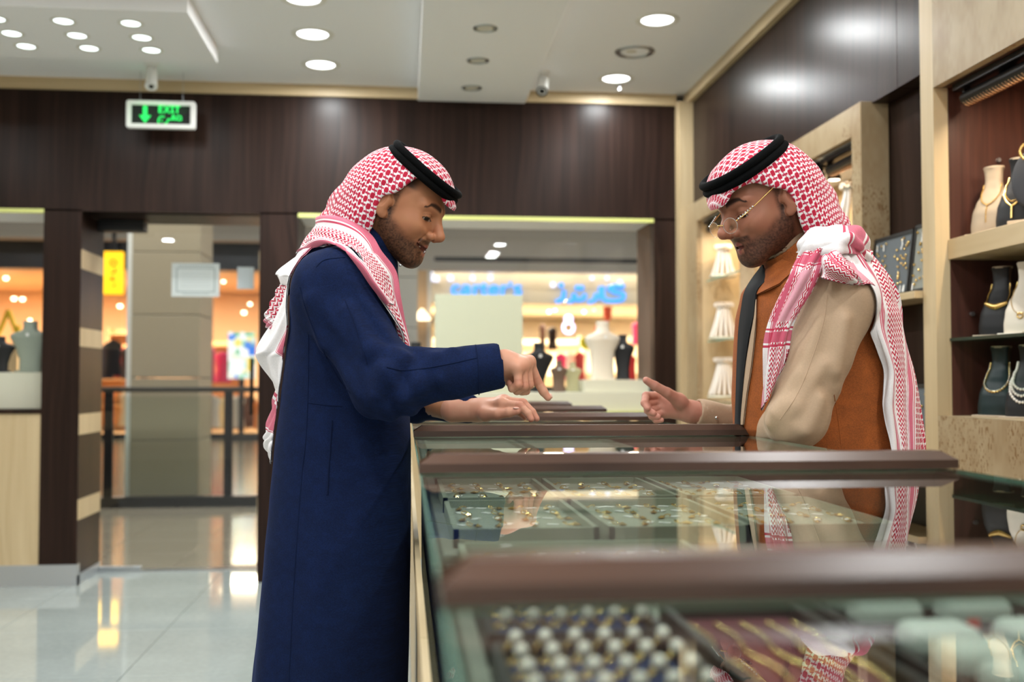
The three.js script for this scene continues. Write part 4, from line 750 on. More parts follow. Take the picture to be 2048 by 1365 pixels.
// the first point of field f met in the direction of photo pixel x, y, lifted by off; falls back to depth d
function onto(f, x, y, d, off = .004) {
  const e = at(x, y, d), dir = e.clone().sub(EYE).normalize(); let t = EYE.distanceTo(e) - .6;
  for (let i = 0; i < 90; i++) { const p = EYE.clone().addScaledVector(dir, t), v = f(p.x, p.y, p.z); if (v < off) return p; t += Math.max(v - off, .0008) * .8; if (t > EYE.distanceTo(e) + .5) break; }
  return e;
}
// red and white headcloth: houndstooth ground, two woven borders that cross in the corner
const clothMap = texture(2048, 2048, (u, v) => {
  const W = 1.0, x = u * W, y = v * W;
  const stripe = (s) => { // coverage of the woven stripes at distance s from the edge
    if (s < .085) return 0; if (s < .089) return .75; if (s < .092) return 0; if (s < .118) return .58; if (s < .122) return 0; if (s < .126) return .75; if (s < .14) return 0; if (s < .245) return -1;
    if (s < .258) return 0; if (s < .262) return .75; if (s < .266) return 0; if (s < .288) return .58; if (s < .292) return 0; if (s < .297) return .8; if (s < .305) return 0; return -2;
  };
  const zig = (s, a) => { const w = .0105, tri = Math.abs(((s / .017) % 1 + 1) % 1 * 2 - 1), q = (((a + tri * .0085) / w) % 1 + 1) % 1, e = Math.min(s - .14, .245 - s); return q < (e < .006 ? .3 : .5) ? .95 : .02; };
  const hound = () => { const p = .0112, a = x / p, b = y / p, i = Math.floor(a), j = Math.floor(b), fx = a - i - .5, fy = b - j - .5, odd = (i + j) & 1; let c = 0;
    if (odd) { if (Math.abs(fx / .50) ** 3 + Math.abs(fy / .42) ** 3 < 1) c = .96; } else { if (Math.abs(fx) < .17) c = .85; if (Math.abs(fy - fx * .4) < .11) c = Math.max(c, .55); } return c; };
  const sx = stripe(x), sy = stripe(y); let c;
  if (sx === -2 && sy === -2) c = hound(); else {
    const cx = sx === -1 ? (sy === -2 || sy === 0 ? zig(x, y) : .2) : Math.max(sx, 0), cy = sy === -1 ? (sx === -2 || sx === 0 ? zig(y, x) : .2) : Math.max(sy, 0); c = 1 - (1 - cx) * (1 - cy);
  }
  const g = noise2(x * 900, y * 900) * .06 - .03;
  return [lerp(238, 184, c) * (1 + g), lerp(234, 16, c) * (1 + g), lerp(236, 52, c) * (1 + g)];
});
clothMap.wrapS = clothMap.wrapT = THREE.MirroredRepeatWrapping;
const weave = texture(256, 256, (u, v) => { const n = 128 + 60 * Math.sin(u * 6.2832 * 64) * Math.sin(v * 6.2832 * 64) + 40 * (noise2(u * 64, v * 64, 64, 64) - .5); return [n, n, n]; }, false);
weave.repeat.set(12, 12);
M.headcloth = phy({ map: clothMap, roughness: .92, bumpMap: weave, bumpScale: .0004, sheen: .3, sheenColor: new THREE.Color(0xffffff), sheenRoughness: .6 });
M.rope = phy({ color: 0x050607, roughness: .95, specularIntensity: .25 });
const hairy = texture(256, 256, (u, v) => { const n = 128 + 90 * (noise2(u * 90, v * 24, 90, 24) - .5) + 50 * (noise2(u * 200, v * 60, 200, 60) - .5); return [n, n, n]; }, false);
M.rope.bumpMap = hairy; M.rope.bumpScale = .0012;
M.skin = phy({ color: 0xffffff, vertexColors: true, roughness: .48, specularIntensity: .6, sheen: .15, sheenColor: new THREE.Color(0xffc8a8), sheenRoughness: .5 });
// ---------------------------------------------------------------- head: x forward, y up, z sideways (ears at z = +-0.073)
function headField(o) {
  const { open = .0025, smile = 0, nose = 1, neck } = o, c = (x, y, z) => V(x, y, z);
  const J0 = c(.004, -.034, .049), J1 = c(.070, -.084, .018), B0 = c(.088, .026, .010), B1 = c(.072, .027, .046), N0 = c(.089, .016, 0), N1 = c(.1135 * nose, -.022, 0), N2 = c(.105, -.032, 0);
  const U0 = c(.0925, -.0545, 0), U1 = c(.0785, -.056 + smile * .55, .027 + smile * .8), L0 = c(.0895, -.0665 - open, 0), L1 = c(.0785, -.0605 + smile * .45, .025 + smile * .8), G0 = c(.099, -.0605 - open * .35, 0), G1 = c(.083, -.0585 + smile * .5, .023 + smile * .8);
  const F0 = c(.090, -.034, .024), F1 = c(.074, -.060, .036), TY = -.0595 + smile * .15;
  const lipD = (x, y, z) => Math.min(capD(x, y, z, U0, U1, .0058, .0034), capD(x, y, z, L0, L1, .0072, .0038)), teethD = (x, y, z) => ellD(x, y, z, .066, TY, 0, .0235, .0062, .031), gapD = (x, y, z) => capD(x, y, z, G0, G1, open, open * .45);
  const earD = (x, y, z) => { const ex = x + .002 + (z - .080) * .5, ey = y - .002; let e = ellD(ex + ey * .12, ey, z, -.006, 0, .0810, .0195, .0325, .0085); e = smax(e, -ellD(ex - .002, ey, z, -.002, .003, .0910, .0115, .0190, .0100), .004); e = smin(e, ellD(ex, ey, z, .006, -.028, .0770, .0085, .010, .0065), .006); e = smin(e, ellD(ex, ey, z, .011, .0, .0765, .004, .008, .006), .004); return smin(e, ellD(ex, ey, z, -.004, .0, .0740, .012, .022, .010), .006); };
  const f = (x, y, z0) => {
    const z = Math.abs(z0);
    let d = ellD(x, y, z, -.012, .040, 0, .095, .083, .076);
    d = smin(d, ellD(x, y, z, .032, -.004, 0, .060, .080, .064), .03);
    d = smin(d, ellD(x, y, z, .035, -.050, 0, .052, .047, .05), .03);
    d = smin(d, capD(x, y, z, J0, J1, .018, .018), .028);
    d = smin(d, sphD(x, y, z, .075, -.088, 0, .0205), .02);
    d = smin(d, ellD(x, y, z, .058, -.020, .042, .03, .022, .022), .022);
    d = smax(d, -sphD(x, y, z, .103, .007, .035, .0195), .018);
    d = smin(d, capD(x, y, z, B0, B1, .0100, .0085), .014);
    d = smin(d, ellD(x, y, z, .066, -.050, 0, .022, .028, .034), .016);
    d = smin(d, capD(x, y, z, N0, N1, .0080, .0108), .012);
    d = smin(d, sphD(x, y, z, .099, -.029, .0120, .0086), .006);
    d = smin(d, capD(x, y, z, N1, N2, .0096, .0068), .006);
    d = smax(d, -sphD(x, y, z, .103, -.0368, .0070, .0040), .003);
    d = smin(d, sphD(x, y, z, .0735, .0065, .0325, .0142), .004);      // eyeball with lid
    d = smin(d, capD(x, y, z, U0, U1, .0058, .0034), .006);
    d = smin(d, capD(x, y, z, L0, L1, .0072, .0038), .006);
    d = smax(d, -gapD(x, y, z), .002);
    if (smile) { d = Math.min(d, teethD(x, y, z)); d = smax(d, -capD(x, y, z, F0, F1, .0016, .0016), .007); }
    d = smin(d, earD(x, y, z), .004);
    if (neck) d = smin(d, capD(x, y, z0, neck[0], neck[1], .052, .056), .03);
    return d;
  };
  return Object.assign(f, { lipD, teethD, gapD, earD, smile });
}
function headColor(o) {
  const { skin, beard, lip, full, gaze, field } = o, smile = field.smile, dark = lin(0x120d0b), tooth = lin(0xe6ddd0);
  return (x, y, z0) => {
    const z = Math.abs(z0), n = noise3(x * 420, y * 420, z0 * 420), n2 = noise3(x * 60, y * 60, z0 * 60);
    let c = mix3(skin, mix3(skin, lin(0xa04a3a), .35), clamp(n2 * .5 + (x > .098 && y < 0 && y > -.04 ? .3 : 0)));
    // beard: below a line from the sideburn over the cheek to the moustache
    const top = x < .03 ? lerp(.03, -.026, sstep(-.002, .03, x)) : lerp(-.026, -.046, sstep(.03, .074, x));
    let b = 0;
    if (z > .012 && field.earD(x, y, z) > .0015) b = sstep(top + .008, top - .014, y) * sstep(-.010, .004, x) * lerp(1, .8, sstep(.02, .05, x) * sstep(-.06, -.04, y));
    if (y < -.066) b = Math.max(b, sstep(-.066, -.078, y) * sstep(-.014, .0, x));
    if (y < -.104) b *= .6;
    const mus = sstep(-.0375, -.0425, y) * sstep(-.055, -.0515, y) * sstep(.040, .030, z) * sstep(.056, .07, x);
    const lipz = x > .066 ? sstep(.0028, .0008, field.lipD(x, y, z)) : 0;
    b = Math.max(b * full, mus * .95);
    const goatee = Math.exp(-(((y + .0795) / .0075) ** 2)) * sstep(.020, .012, z) * sstep(.066, .076, x); b = Math.max(b, goatee * .9);
    const corner = Math.exp(-(((z - .031 - smile * .5) / .0065) ** 2)) * sstep(-.047, -.053, y) * sstep(-.082, -.072, y) * sstep(.055, .065, x); b = Math.max(b, corner * .85);
    b *= (1 - lipz);
    c = mix3(c, beard, clamp(b * (.74 + .42 * (n - .4))));
    c = mix3(c, lip, lipz * .85);
    if (x > .06 && z < .034 && field.gapD(x, y, z) < .0016) c = smile && field.teethD(x, y, z) < .0009 ? tooth : mix3(c, lin(0x4a1512), .8);
    // eyebrow
    { const by = .0275 + .0055 * Math.sin(clamp((z - .010) / .042) * 2.7) - .006 * sstep(.042, .055, z), e = Math.abs(y - by) / (.0056 - .0034 * sstep(.026, .054, z)); if (x > .045 && z > .011 && z < .055) c = mix3(c, dark, clamp(1.7 - e * 1.25) * .92 * sstep(.011, .015, z)); }
    // eye: narrow slit between the lids, lashes, dark iris
    { const ex = z - .0330, ey = y - (.0025 + gaze) + ex * ex * 6, w = .0145, hgt = (o.eye ?? .0026) * Math.sqrt(Math.max(0, 1 - (ex / w) ** 2)); if (x > .066 && Math.abs(ex) < w + .002 && y < .018 && y > -.012) { if (Math.abs(ey) < hgt) c = Math.abs(ex - .003) < .0075 ? lin(0x120b08) : lin(0x8f7f76); else if (ey > 0 && ey < hgt + .0024) c = mix3(c, dark, .9); else if (ey < 0 && ey > -hgt - .0012) c = mix3(c, dark, .4); else if (ey > hgt + .0065 && ey < hgt + .0085) c = mix3(c, dark, .35); } }
    // sideburn and temple hair
    { const sb = sstep(.030, .018, x) * sstep(-.006, .004, x) * sstep(-.03, -.01, y) * sstep(.001, .003, field.earD(x, y, z)); c = mix3(c, beard, sb * .8 * (.7 + .5 * (n - .3))); const hr = sstep(.042, .050, y) * sstep(.055, .035, x); c = mix3(c, lin(0x15100e), hr * .85); }
    return c;
  };
}
// hand: wrist, thumb chain, four finger chains, all as points
function handField(h) {
  const { wrist, fore, thumb, fingers, k = 1 } = h, palmC = fingers.map((f) => f[0]);
  return (x, y, z) => {
    let d = capD(x, y, z, fore, wrist, .030 * k, .0265 * k);
    for (let i = 0; i < 4; i++) d = smin(d, capD(x, y, z, wrist, palmC[i], .019 * k, .0125 * k), .014);
    for (let i = 0; i < 3; i++) d = smin(d, capD(x, y, z, palmC[i], palmC[i + 1], .0125 * k, .0120 * k), .010);
    { let t = capD(x, y, z, thumb[0], thumb[1], .0165 * k, .0125 * k); t = smin(t, capD(x, y, z, thumb[1], thumb[2], .0118 * k, .0105 * k), .004); t = smin(t, capD(x, y, z, thumb[2], thumb[3], .0108 * k, .0082 * k), .004); t = smin(t, capD(x, y, z, wrist, thumb[0], .018 * k, .0165 * k), .01); d = smin(d, t, .009); }
    let e = 1; const R = [[.0108, .0098, .0094, .0090, .0072], [.0110, .0100, .0096, .0091, .0073], [.0104, .0095, .0091, .0086, .0070], [.0094, .0084, .0080, .0076, .0062]];
    fingers.forEach((f, i) => { const r = R[i]; let q = capD(x, y, z, f[0], f[1], r[0] * k, r[1] * k); q = smin(q, capD(x, y, z, f[1], f[2], r[2] * k, r[3] * k), .003); q = smin(q, capD(x, y, z, f[2], f[3], r[3] * k, r[4] * k), .003); e = smin(e, q, .0016); });
    return smin(d, e, .006);
  };
}
const bounds = (pts, m) => [[Math.min(...pts.map((p) => p.x)) - m, Math.min(...pts.map((p) => p.y)) - m, Math.min(...pts.map((p) => p.z)) - m], [Math.max(...pts.map((p) => p.x)) + m, Math.max(...pts.map((p) => p.y)) + m, Math.max(...pts.map((p) => p.z)) + m]];
const handPts = (h) => [h.wrist, h.fore, ...h.thumb, ...h.fingers.flat()];
function handMesh(h, skin, cell = .0024) {
  const f = handField(h), [lo, hi] = bounds(handPts(h), .036), tips = [...h.fingers.map((q) => q), h.thumb];
  return netMesh(f, lo, hi, cell, (x, y, z) => {
    let c = mix3(skin, lin(0xb0604c), .18 + .25 * (noise3(x * 70, y * 70, z * 70) - .4)); 
    for (const q of tips) { const k = Math.hypot(x - q[2].x, y - q[2].y, z - q[2].z), j = Math.hypot(x - q[1].x, y - q[1].y, z - q[1].z), t = Math.hypot(x - q[3].x, y - q[3].y, z - q[3].z); if (j < .013) c = mix3(c, lin(0xa4503e), .25); if (t < .012) c = mix3(c, lin(0xd08a78), .35); }
    return c;
  });
}
// outline of a trunk: rows of [y, x back, x front, z centre, half depth]
function trunkField(rows, e = 2.4) {
  rows = [...rows].sort((a, b) => a[0] - b[0]); const n = rows.length;
  return (x, y, z) => {
    const yy = clamp(y, rows[0][0], rows[n - 1][0]); let i = 0; while (i < n - 2 && yy > rows[i + 1][0]) i++;
    const a = rows[i], b = rows[i + 1], t = (yy - a[0]) / (b[0] - a[0]), s = t * t * (3 - 2 * t) * .4 + t * .6, x0 = lerp(a[1], b[1], s), x1 = lerp(a[2], b[2], s), zc = lerp(a[3], b[3], s), hz = lerp(a[4], b[4], s), cx = (x0 + x1) / 2, hx = Math.abs(x1 - x0) / 2;
    const q = Math.pow(Math.pow(Math.abs((x - cx) / hx), e) + Math.pow(Math.abs((z - zc) / hz), e), 1 / e), d = (q - 1) * Math.min(hx, hz), dy = Math.abs(y - yy);
    return dy > 0 ? (d > 0 ? Math.hypot(d, dy) : Math.max(d, dy)) : d;
  };
}
// ---------------------------------------------------------------- people: shared pieces
function headFrame(center, facing, yaw, pitch, scale) {
  const fh = V(facing * Math.cos(yaw), 0, Math.sin(yaw)), up = V(0, 1, 0), f = fh.clone().multiplyScalar(Math.cos(pitch)).addScaledVector(up, -Math.sin(pitch)), u = fh.clone().multiplyScalar(Math.sin(pitch)).addScaledVector(up, Math.cos(pitch)), w = f.clone().cross(u);
  return new THREE.Matrix4().makeBasis(f, u, w).multiply(new THREE.Matrix4().makeScale(scale, scale, scale)).setPosition(center);
}
function person(label, base) { const t = thing('person', label, 'person', base); return t; }
const placed = (t, name, geo, mat, parent, label) => part(name, geo.translate(-t.position.x, -t.position.y, -t.position.z), mat, parent ?? t, label);
function clothUV(g) { const p = g.attributes.position, uv = new Float32Array(p.count * 2); for (let i = 0; i < p.count; i++) { uv[i * 2] = p.getX(i) * .8 + p.getZ(i) * .6; uv[i * 2 + 1] = p.getY(i); } g.setAttribute('uv', new THREE.BufferAttribute(uv, 2)); return g; }
function bodyMerge(list, skin) {
  return mergeGeometries(list.map((g) => { if (!g.attributes.color) { const n = g.attributes.position.count, c = new Float32Array(n * 3); for (let i = 0; i < n; i++) c.set(skin, i * 3); g.setAttribute('color', new THREE.BufferAttribute(c, 3)); } for (const k of Object.keys(g.attributes)) if (!['position', 'normal', 'color'].includes(k)) g.deleteAttribute(k); return g; }), false);
}
// hood of the headcloth in head coordinates; rows from the brow to the nape, each from the crown out to the side of the neck
function hoodRows(o) {
  const body = [
    [[0.097, 0.082, 0], [0.088, 0.08, 0.042], [0.067, 0.087, 0.0655], [0.04, 0.088, 0.081], [0.005, 0.042, 0.09], [-0.018, 0.008, 0.092], [-0.014, -0.066, 0.082]],
    [[0.064, 0.112, 0], [0.058, 0.105, 0.042], [0.046, 0.1045, 0.063], [0.028, 0.098, 0.076], [-0.006, 0.05, 0.092], [-0.026, 0.008, 0.094], [-0.024, -0.07, 0.085]],
    [[0.01, 0.128, 0], [0.01, 0.119, 0.042], [0.008, 0.1115, 0.0635], [0, 0.098, 0.077], [-0.022, 0.052, 0.093], [-0.04, 0.004, 0.094], [-0.036, -0.075, 0.088]],
    [[-0.042, 0.121, 0], [-0.042, 0.112, 0.042], [-0.038, 0.103, 0.063], [-0.04, 0.088, 0.076], [-0.045, 0.042, 0.092], [-0.055, -0.006, 0.092], [-0.05, -0.08, 0.088]],
    [[-0.082, 0.098, 0], [-0.08, 0.089, 0.038], [-0.073, 0.0805, 0.059], [-0.072, 0.066, 0.072], [-0.068, 0.02, 0.088], [-0.07, -0.022, 0.089], [-0.066, -0.086, 0.086]],
    [[-0.11, 0.056, 0], [-0.108, 0.048, 0.036], [-0.1, 0.041, 0.055], [-0.098, 0.028, 0.066], [-0.09, -0.01, 0.08], [-0.086, -0.04, 0.083], [-0.08, -0.092, 0.082]],
    [[-0.128, 0.002, 0], [-0.125, -0.003, 0.034], [-0.1165, -0.0055, 0.051], [-0.114, -0.014, 0.06], [-0.106, -0.036, 0.072], [-0.1, -0.06, 0.076], [-0.096, -0.098, 0.076]],
    [[-0.14, -0.052, 0], [-0.136, -0.054, 0.03], [-0.129, -0.053, 0.045], [-0.128, -0.058, 0.052], [-0.12, -0.07, 0.062], [-0.115, -0.085, 0.067], [-0.11, -0.106, 0.068]],
    [[-0.144, -0.098, 0], [-0.14, -0.099, 0.028], [-0.134, -0.0965, 0.041], [-0.134, -0.1, 0.046], [-0.13, -0.105, 0.054], [-0.125, -0.11, 0.06], [-0.121, -0.116, 0.062]]];
  const edge = o.edge, second = edge.map((p, i) => [lerp(p[0], body[0][i][0], .42) + (i < 2 ? -.003 : 0), lerp(p[1], body[0][i][1], .42), lerp(p[2], body[0][i][2], .42) + (i > 1 ? .002 : 0)]);
  const R = [edge, second, ...body].map((r) => [...r, [r[6][0] - .008, r[6][1] - .042, r[6][2] - .005]]);
  const extra = [0, 0, 0, 0, 0, .006, .022, .05, .09, .135, .175];
  return R.map((row, j) => [...row.slice(1).reverse().map((p) => [p[0], p[1], -p[2]]), ...row].map((p) => [p[0], p[1], p[2], .66 + Math.atan2(p[2], p[1] - .02) * .098 + Math.sign(p[2]) * clamp(-.06 - p[1], 0, 1) * .6, .78 + p[0] - extra[j]]));
}
function hoodMesh(Mx, o) {
  const g = sheet(hoodRows(o), 72, 64, { thick: .003, fold: (u, v, p) => { const s = Math.abs(u * 2 - 1); return .004 * Math.sin(s * 16 + v * 5) * sstep(.5, .9, s) * sstep(.25, .6, v) + .004 * Math.sin(v * 40 + s * 7) * sstep(.62, .95, v) * (1 - s * .4) + .006 * sstep(.04, .0, v) + (o.fold ? o.fold(u, v) : 0); } });
  return g.applyMatrix4(Mx);
}
// two stacked black rope rings
function agal(t, Mx, F, B, half, r, lift) {
  const c = V((F[0] + B[0]) / 2, (F[1] + B[1]) / 2, 0), a = V(F[0] - B[0], F[1] - B[1], 0).multiplyScalar(.5), nrm = V(-a.y, a.x, 0).normalize(), pts = (off, grow) => { const out = []; for (let i = 0; i < 40; i++) { const q = i / 40 * 6.2832, cs = Math.cos(q), sn = Math.sin(q), e = .86; out.push(c.clone().addScaledVector(a, Math.sign(cs) * Math.abs(cs) ** e * grow).addScaledVector(nrm, off + .004 * Math.cos(q)).add(V(0, 0, half * grow * Math.sign(sn) * Math.abs(sn) ** e))); } return out; };
  const g = part('agal', tube(pts(-r * .92, 1.0), r, 120, 12, true).applyMatrix4(Mx).translate(-t.position.x, 0, -t.position.z), M.rope, t, 'black double rope headband');
  part('upper_ring', tube(pts(r * .92, .985), r, 120, 12, true).applyMatrix4(Mx).translate(-t.position.x, 0, -t.position.z), M.rope, g);
}
const scarfRow = (pts, f, u0, u1, v, off) => pts.map((p, i) => { const q = f && p[2] === undefined ? onto(f, p[0], p[1], 2.3, off) : at(p[0], p[1], p[2]); return [q.x, q.y, q.z, lerp(u0, u1, i / (pts.length - 1)), v]; });

// ---------------------------------------------------------------- man in the navy coat (left)
{
  const base = [at(660, 1300, 2.33).x, 0, -2.33], t = person('man in navy coat and red checked headcloth pointing at the counter, standing left', base);
  const skin = lin(0xb27b59), HC = at(796, 414, 2.315), Mx = headFrame(HC, 1, .34, .44, 1.03), inv = Mx.clone().invert();
  // coat field
  const tr = trunkField([[505, 660, 752, 2.34, .10], [530, 622, 786, 2.34, .165], [570, 602, 798, 2.335, .195], [630, 586, 806, 2.33, .205], [700, 576, 812, 2.33, .195], [800, 565, 818, 2.33, .185], [900, 552, 822, 2.33, .185], [1000, 542, 822, 2.33, .192], [1100, 531, 820, 2.33, .2], [1250, 516, 816, 2.33, .212], [1365, 507, 813, 2.33, .222], [1845, 488, 806, 2.33, .25]].map(([y, b, f, d, h]) => [at(700, y, d).y, at(b, y, d).x, at(f, y, d).x, -d, h]));
  const S = at(668, 578, 2.175), E = at(770, 768, 2.1), W = at(1004, 731, 2.1), S2 = at(690, 572, 2.50), E2 = at(800, 790, 2.56), W2 = at(946, 820, 2.43);
  const NB = at(708, 520, 2.34), NT = at(757, 462, 2.33), sh = at(690, 528, 2.34);
  const fd = W.clone().sub(E).normalize(), fd2 = W2.clone().sub(E2).normalize();
  const sleeve = (x, y, z, A, B, C, dir, r) => {
    let d = smin(capD(x, y, z, A, B, r[0], r[1]), capD(x, y, z, B, C, r[1] * .93, r[2]), .045);
    const s = (x - B.x) * dir.x + (y - B.y) * dir.y + (z - B.z) * dir.z, q = (x - C.x) * dir.x + (y - C.y) * dir.y + (z - C.z) * dir.z, L = C.distanceTo(B);
    d += .0045 * Math.sin(s * 120 + y * 60) * Math.exp(-(((s - .02) / .05) ** 2)) + .0035 * Math.sin((x * .8 + y * 1.2 + z) * 55) * Math.exp(-((s + .09) ** 2) / .006) + .003 * Math.sin(s * 48 + y * 30) * sstep(.0, .06, s) * sstep(L - .06, L - .12, s);
    d = smax(d, q, .006);
    if (q > -.06) d = smax(d, -Math.max(capD(x, y, z, B, C.clone().addScaledVector(dir, .05), r[2] - .0085, r[2] - .0085), -(q + .035)), .003);
    return d;
  };
  const folds = [[[806, 716, 2.06], [772, 745, 2.046], .009, .012], [[772, 745, 2.046], [752, 792, 2.05], .012, .005], [[872, 716, 2.062], [838, 768, 2.052], .006, .010], [[838, 768, 2.052], [802, 802, 2.062], .010, .004], [[694, 622, 2.1], [744, 700, 2.068], .005, .011], [[744, 700, 2.068], [790, 716, 2.066], .011, .006], [[905, 704, 2.07], [882, 760, 2.056], .004, .007], [[622, 600, 2.125], [650, 690, 2.115], .006, .010]].map(([a, b, r, q]) => { const f = (x, y, z) => sleeve(x, y, z, S, E, W, fd, [.083, .066, .046]), on = (p, k) => { const o = onto(f, p[0], p[1], 2.1, 0); return o.addScaledVector(o.clone().sub(EYE).normalize(), k - .0055); }; return [on(a, r), on(b, q), r, q]; });
  const coat = (x, y, z) => {
    let d = tr(x, y, z);
    d = smin(d, capD(x, y, z, S, S2, .072, .072), .07); d = smin(d, capD(x, y, z, sh, NB, .09, .075), .06); d = smin(d, capD(x, y, z, NB, NT, .075, .064), .03);
    d += .0035 * Math.sin(x * 34 + z * 26 + y * 3) * sstep(1.0, .6, y) + .003 * (noise3(x * 16, y * 7, z * 16) - .5);
    const a = sleeve(x, y, z, S, E, W, fd, [.083, .066, .046]), b = sleeve(x, y, z, S2, E2, W2, fd2, [.08, .062, .033]);
    d = smin(d, a, .014); d = smin(d, b, .014); for (const q of folds) d = smin(d, capD(x, y, z, q[0], q[1], q[2], q[3]), .028); return d;
  };
  // open neck: the collar stands round the neck
  const neckAxis = NT.clone().sub(NB).normalize();
  const coatOpen = (x, y, z) => { const q = (x - NT.x) * neckAxis.x + (y - NT.y) * neckAxis.y + (z - NT.z) * neckAxis.z; let d = coat(x, y, z); if (q > -.12) { d = smax(d, -Math.max(capD(x, y, z, NB, NT.clone().addScaledVector(neckAxis, .1), .060, .0585), -(q + .045)), .003); d = Math.max(d, q - .012); } return d; };
  const wool = texture(256, 256, (u, v) => { const n = 128 + 110 * (noise2(u * 128, v * 128, 128, 128) - .5) + 60 * (noise2(u * 40, v * 40, 40, 40) - .5); return [n, n, n]; }, false); wool.repeat.set(9, 9);
  const navyMap = texture(256, 256, (u, v) => { const n = .88 + .3 * (noise2(u * 120, v * 120, 120, 120) - .4) + .12 * (noise2(u * 12, v * 12, 12, 12) - .5); return [18 * n, 32 * n, 68 * n]; }); navyMap.repeat.set(7, 7);
  M.navyWool = phy({ map: navyMap, roughness: .95, bumpMap: wool, bumpScale: .0006, sheen: .5, sheenColor: new THREE.Color(0x22386e), sheenRoughness: .55, specularIntensity: .3 });
  const lo = [at(480, 700, 2.33).x - .04, .04, -2.68], hi = [W.x + .03, NT.y + .05, -1.99];
  const coatMesh = placed(t, 'coat', clothUV(netMesh(coatOpen, lo, hi, .0062)), M.navyWool, t, 'long navy wool coat');
  // seams, cuffs, pocket: piping lying on the cloth
  const seamMat = std({ color: 0x101b3c, roughness: .9 });
  const dense = (pts) => { const o = []; for (let i = 0; i < (pts.length - 1) * 10; i++) o.push(crom(pts, i / ((pts.length - 1) * 10 - 1))); return o; };
  const seam = (name, pts, r = .0011) => placed(t, name, tube(dense(pts).map((p) => onto(coat, p[0], p[1], 2.2, .0003)), r, 12 * pts.length, 5), M.navyWool, coatMesh);
  seam('pocket_slit', [[664, 842], [661, 890], [657, 940], [655, 990]], .0022); seam('side_seam', [[617, 670], [617, 740], [613, 860], [604, 950], [596, 1050], [586, 1200], [578, 1364]]); seam('waist_seam', [[618, 806], [650, 811], [685, 813]]);
  seam('armhole_seam', [[600, 575], [612, 620], [640, 690], [676, 756], [700, 786]], .0012); seam('shoulder_seam', [[632, 535], [650, 520], [690, 515]]); seam('cuff_seam', [[951, 690], [955, 715], [957, 745], [958, 790]], .0012); seam('sleeve_seam', [[774, 735], [806, 741], [850, 737], [900, 728], [955, 716]], .0014);
  seam('sleeve_seam', [[690, 600], [710, 650], [725, 700], [735, 730]], .0014);
  { const c = at(806, 531, 2.27); const b = placed(t, 'collar_snap', new THREE.SphereGeometry(.0028, 10, 8).scale(1, 1, .5).translate(c.x - .006, c.y, c.z), M.steel, coatMesh); }
  // body: head, neck, trunk, arms, legs, both hands as one skin
  const neckLocal = [V(-.02, -.045, 0), NB.clone().applyMatrix4(inv)];
  const hf = headField({ open: .0052, smile: .010, neck: neckLocal });
  const hc = headColor({ skin, beard: lin(0x140d0b), lip: lin(0x9c5a4c), full: .98, gaze: -.001, eye: .0036, field: hf });
  const nb = neckLocal[1], head = netMesh(hf, [-.13 + Math.min(0, nb.x), nb.y - .02, -.1], [.135, .14, .1], .0018, hc).applyMatrix4(Mx);
  const P = (a) => at(a[0], a[1], a[2]);
  const hR = { wrist: P([1010, 727, 2.115]), fore: P([955, 738, 2.105]), thumb: [[1018, 752, 2.135], [1028, 770, 2.145], [1041, 779, 2.145], [1053, 783, 2.14]].map(P), fingers: [[[1058, 724, 2.15], [1074, 762, 2.155], [1087, 784, 2.155], [1096, 796, 2.155]], [[1052, 727, 2.13], [1058, 770, 2.125], [1044, 782, 2.135], [1036, 770, 2.145]], [[1044, 731, 2.11], [1048, 773, 2.104], [1034, 782, 2.116], [1027, 769, 2.126]], [[1034, 736, 2.094], [1037, 770, 2.087], [1024, 778, 2.098], [1018, 766, 2.108]]].map((f) => f.map(P)) };
  const hL = { wrist: P([958, 821, 2.42]), fore: P([905, 820, 2.44]), thumb: [[972, 828, 2.385], [995, 829, 2.355], [1018, 826, 2.343], [1034, 823, 2.336]].map(P), fingers: [[[1004, 808, 2.365], [1040, 812, 2.34], [1056, 828, 2.328], [1062, 839, 2.324]], [[1008, 803, 2.388], [1046, 806, 2.372], [1064, 825, 2.362], [1073, 838, 2.357]], [[1006, 803, 2.412], [1042, 806, 2.402], [1058, 826, 2.396], [1066, 837, 2.391]], [[1000, 806, 2.436], [1028, 813, 2.43], [1042, 828, 2.424], [1050, 836, 2.42]]].map((f) => f.map(P)) };
  const chest = at(700, 600, 2.34), hip = at(690, 960, 2.33), foot = [base[0] - .02, .1, 0];
  const bodyF = (x, y, z) => { let d = smin(capD(x, y, z, chest, hip, .10, .10), capD(x, y, z, S, S2, .05, .05), .05); d = smin(d, capD(x, y, z, chest, NB, .08, .05), .05); d = smin(d, capD(x, y, z, S, E, .046, .04), .03); d = smin(d, capD(x, y, z, E, hR.fore, .038, .028), .02); d = smin(d, capD(x, y, z, S2, E2, .046, .04), .03); d = smin(d, capD(x, y, z, E2, hL.fore, .036, .028), .02); for (const s of [-1, 1]) { const k0 = V(hip.x, hip.y - .05, -2.33 + s * .09), k1 = V(foot[0] + .02, .5, -2.33 + s * .1), k2 = V(foot[0], .09, -2.33 + s * .1); d = smin(d, capD(x, y, z, k0, k1, .085, .055), .04); d = smin(d, capD(x, y, z, k1, k2, .055, .038), .02); d = smin(d, capD(x, y, z, k2, V(k2.x + .12, .05, k2.z), .04, .03), .02); } return d; };
  const body = netMesh(bodyF, [lo[0], .01, -2.66], [W.x, NB.y + .03, -2.0], .015);
  placed(t, 'body', bodyMerge([head, handMesh(hR, lin(0xcf9a80)), handMesh(hL, lin(0xcf9a80)), body], skin), M.skin);
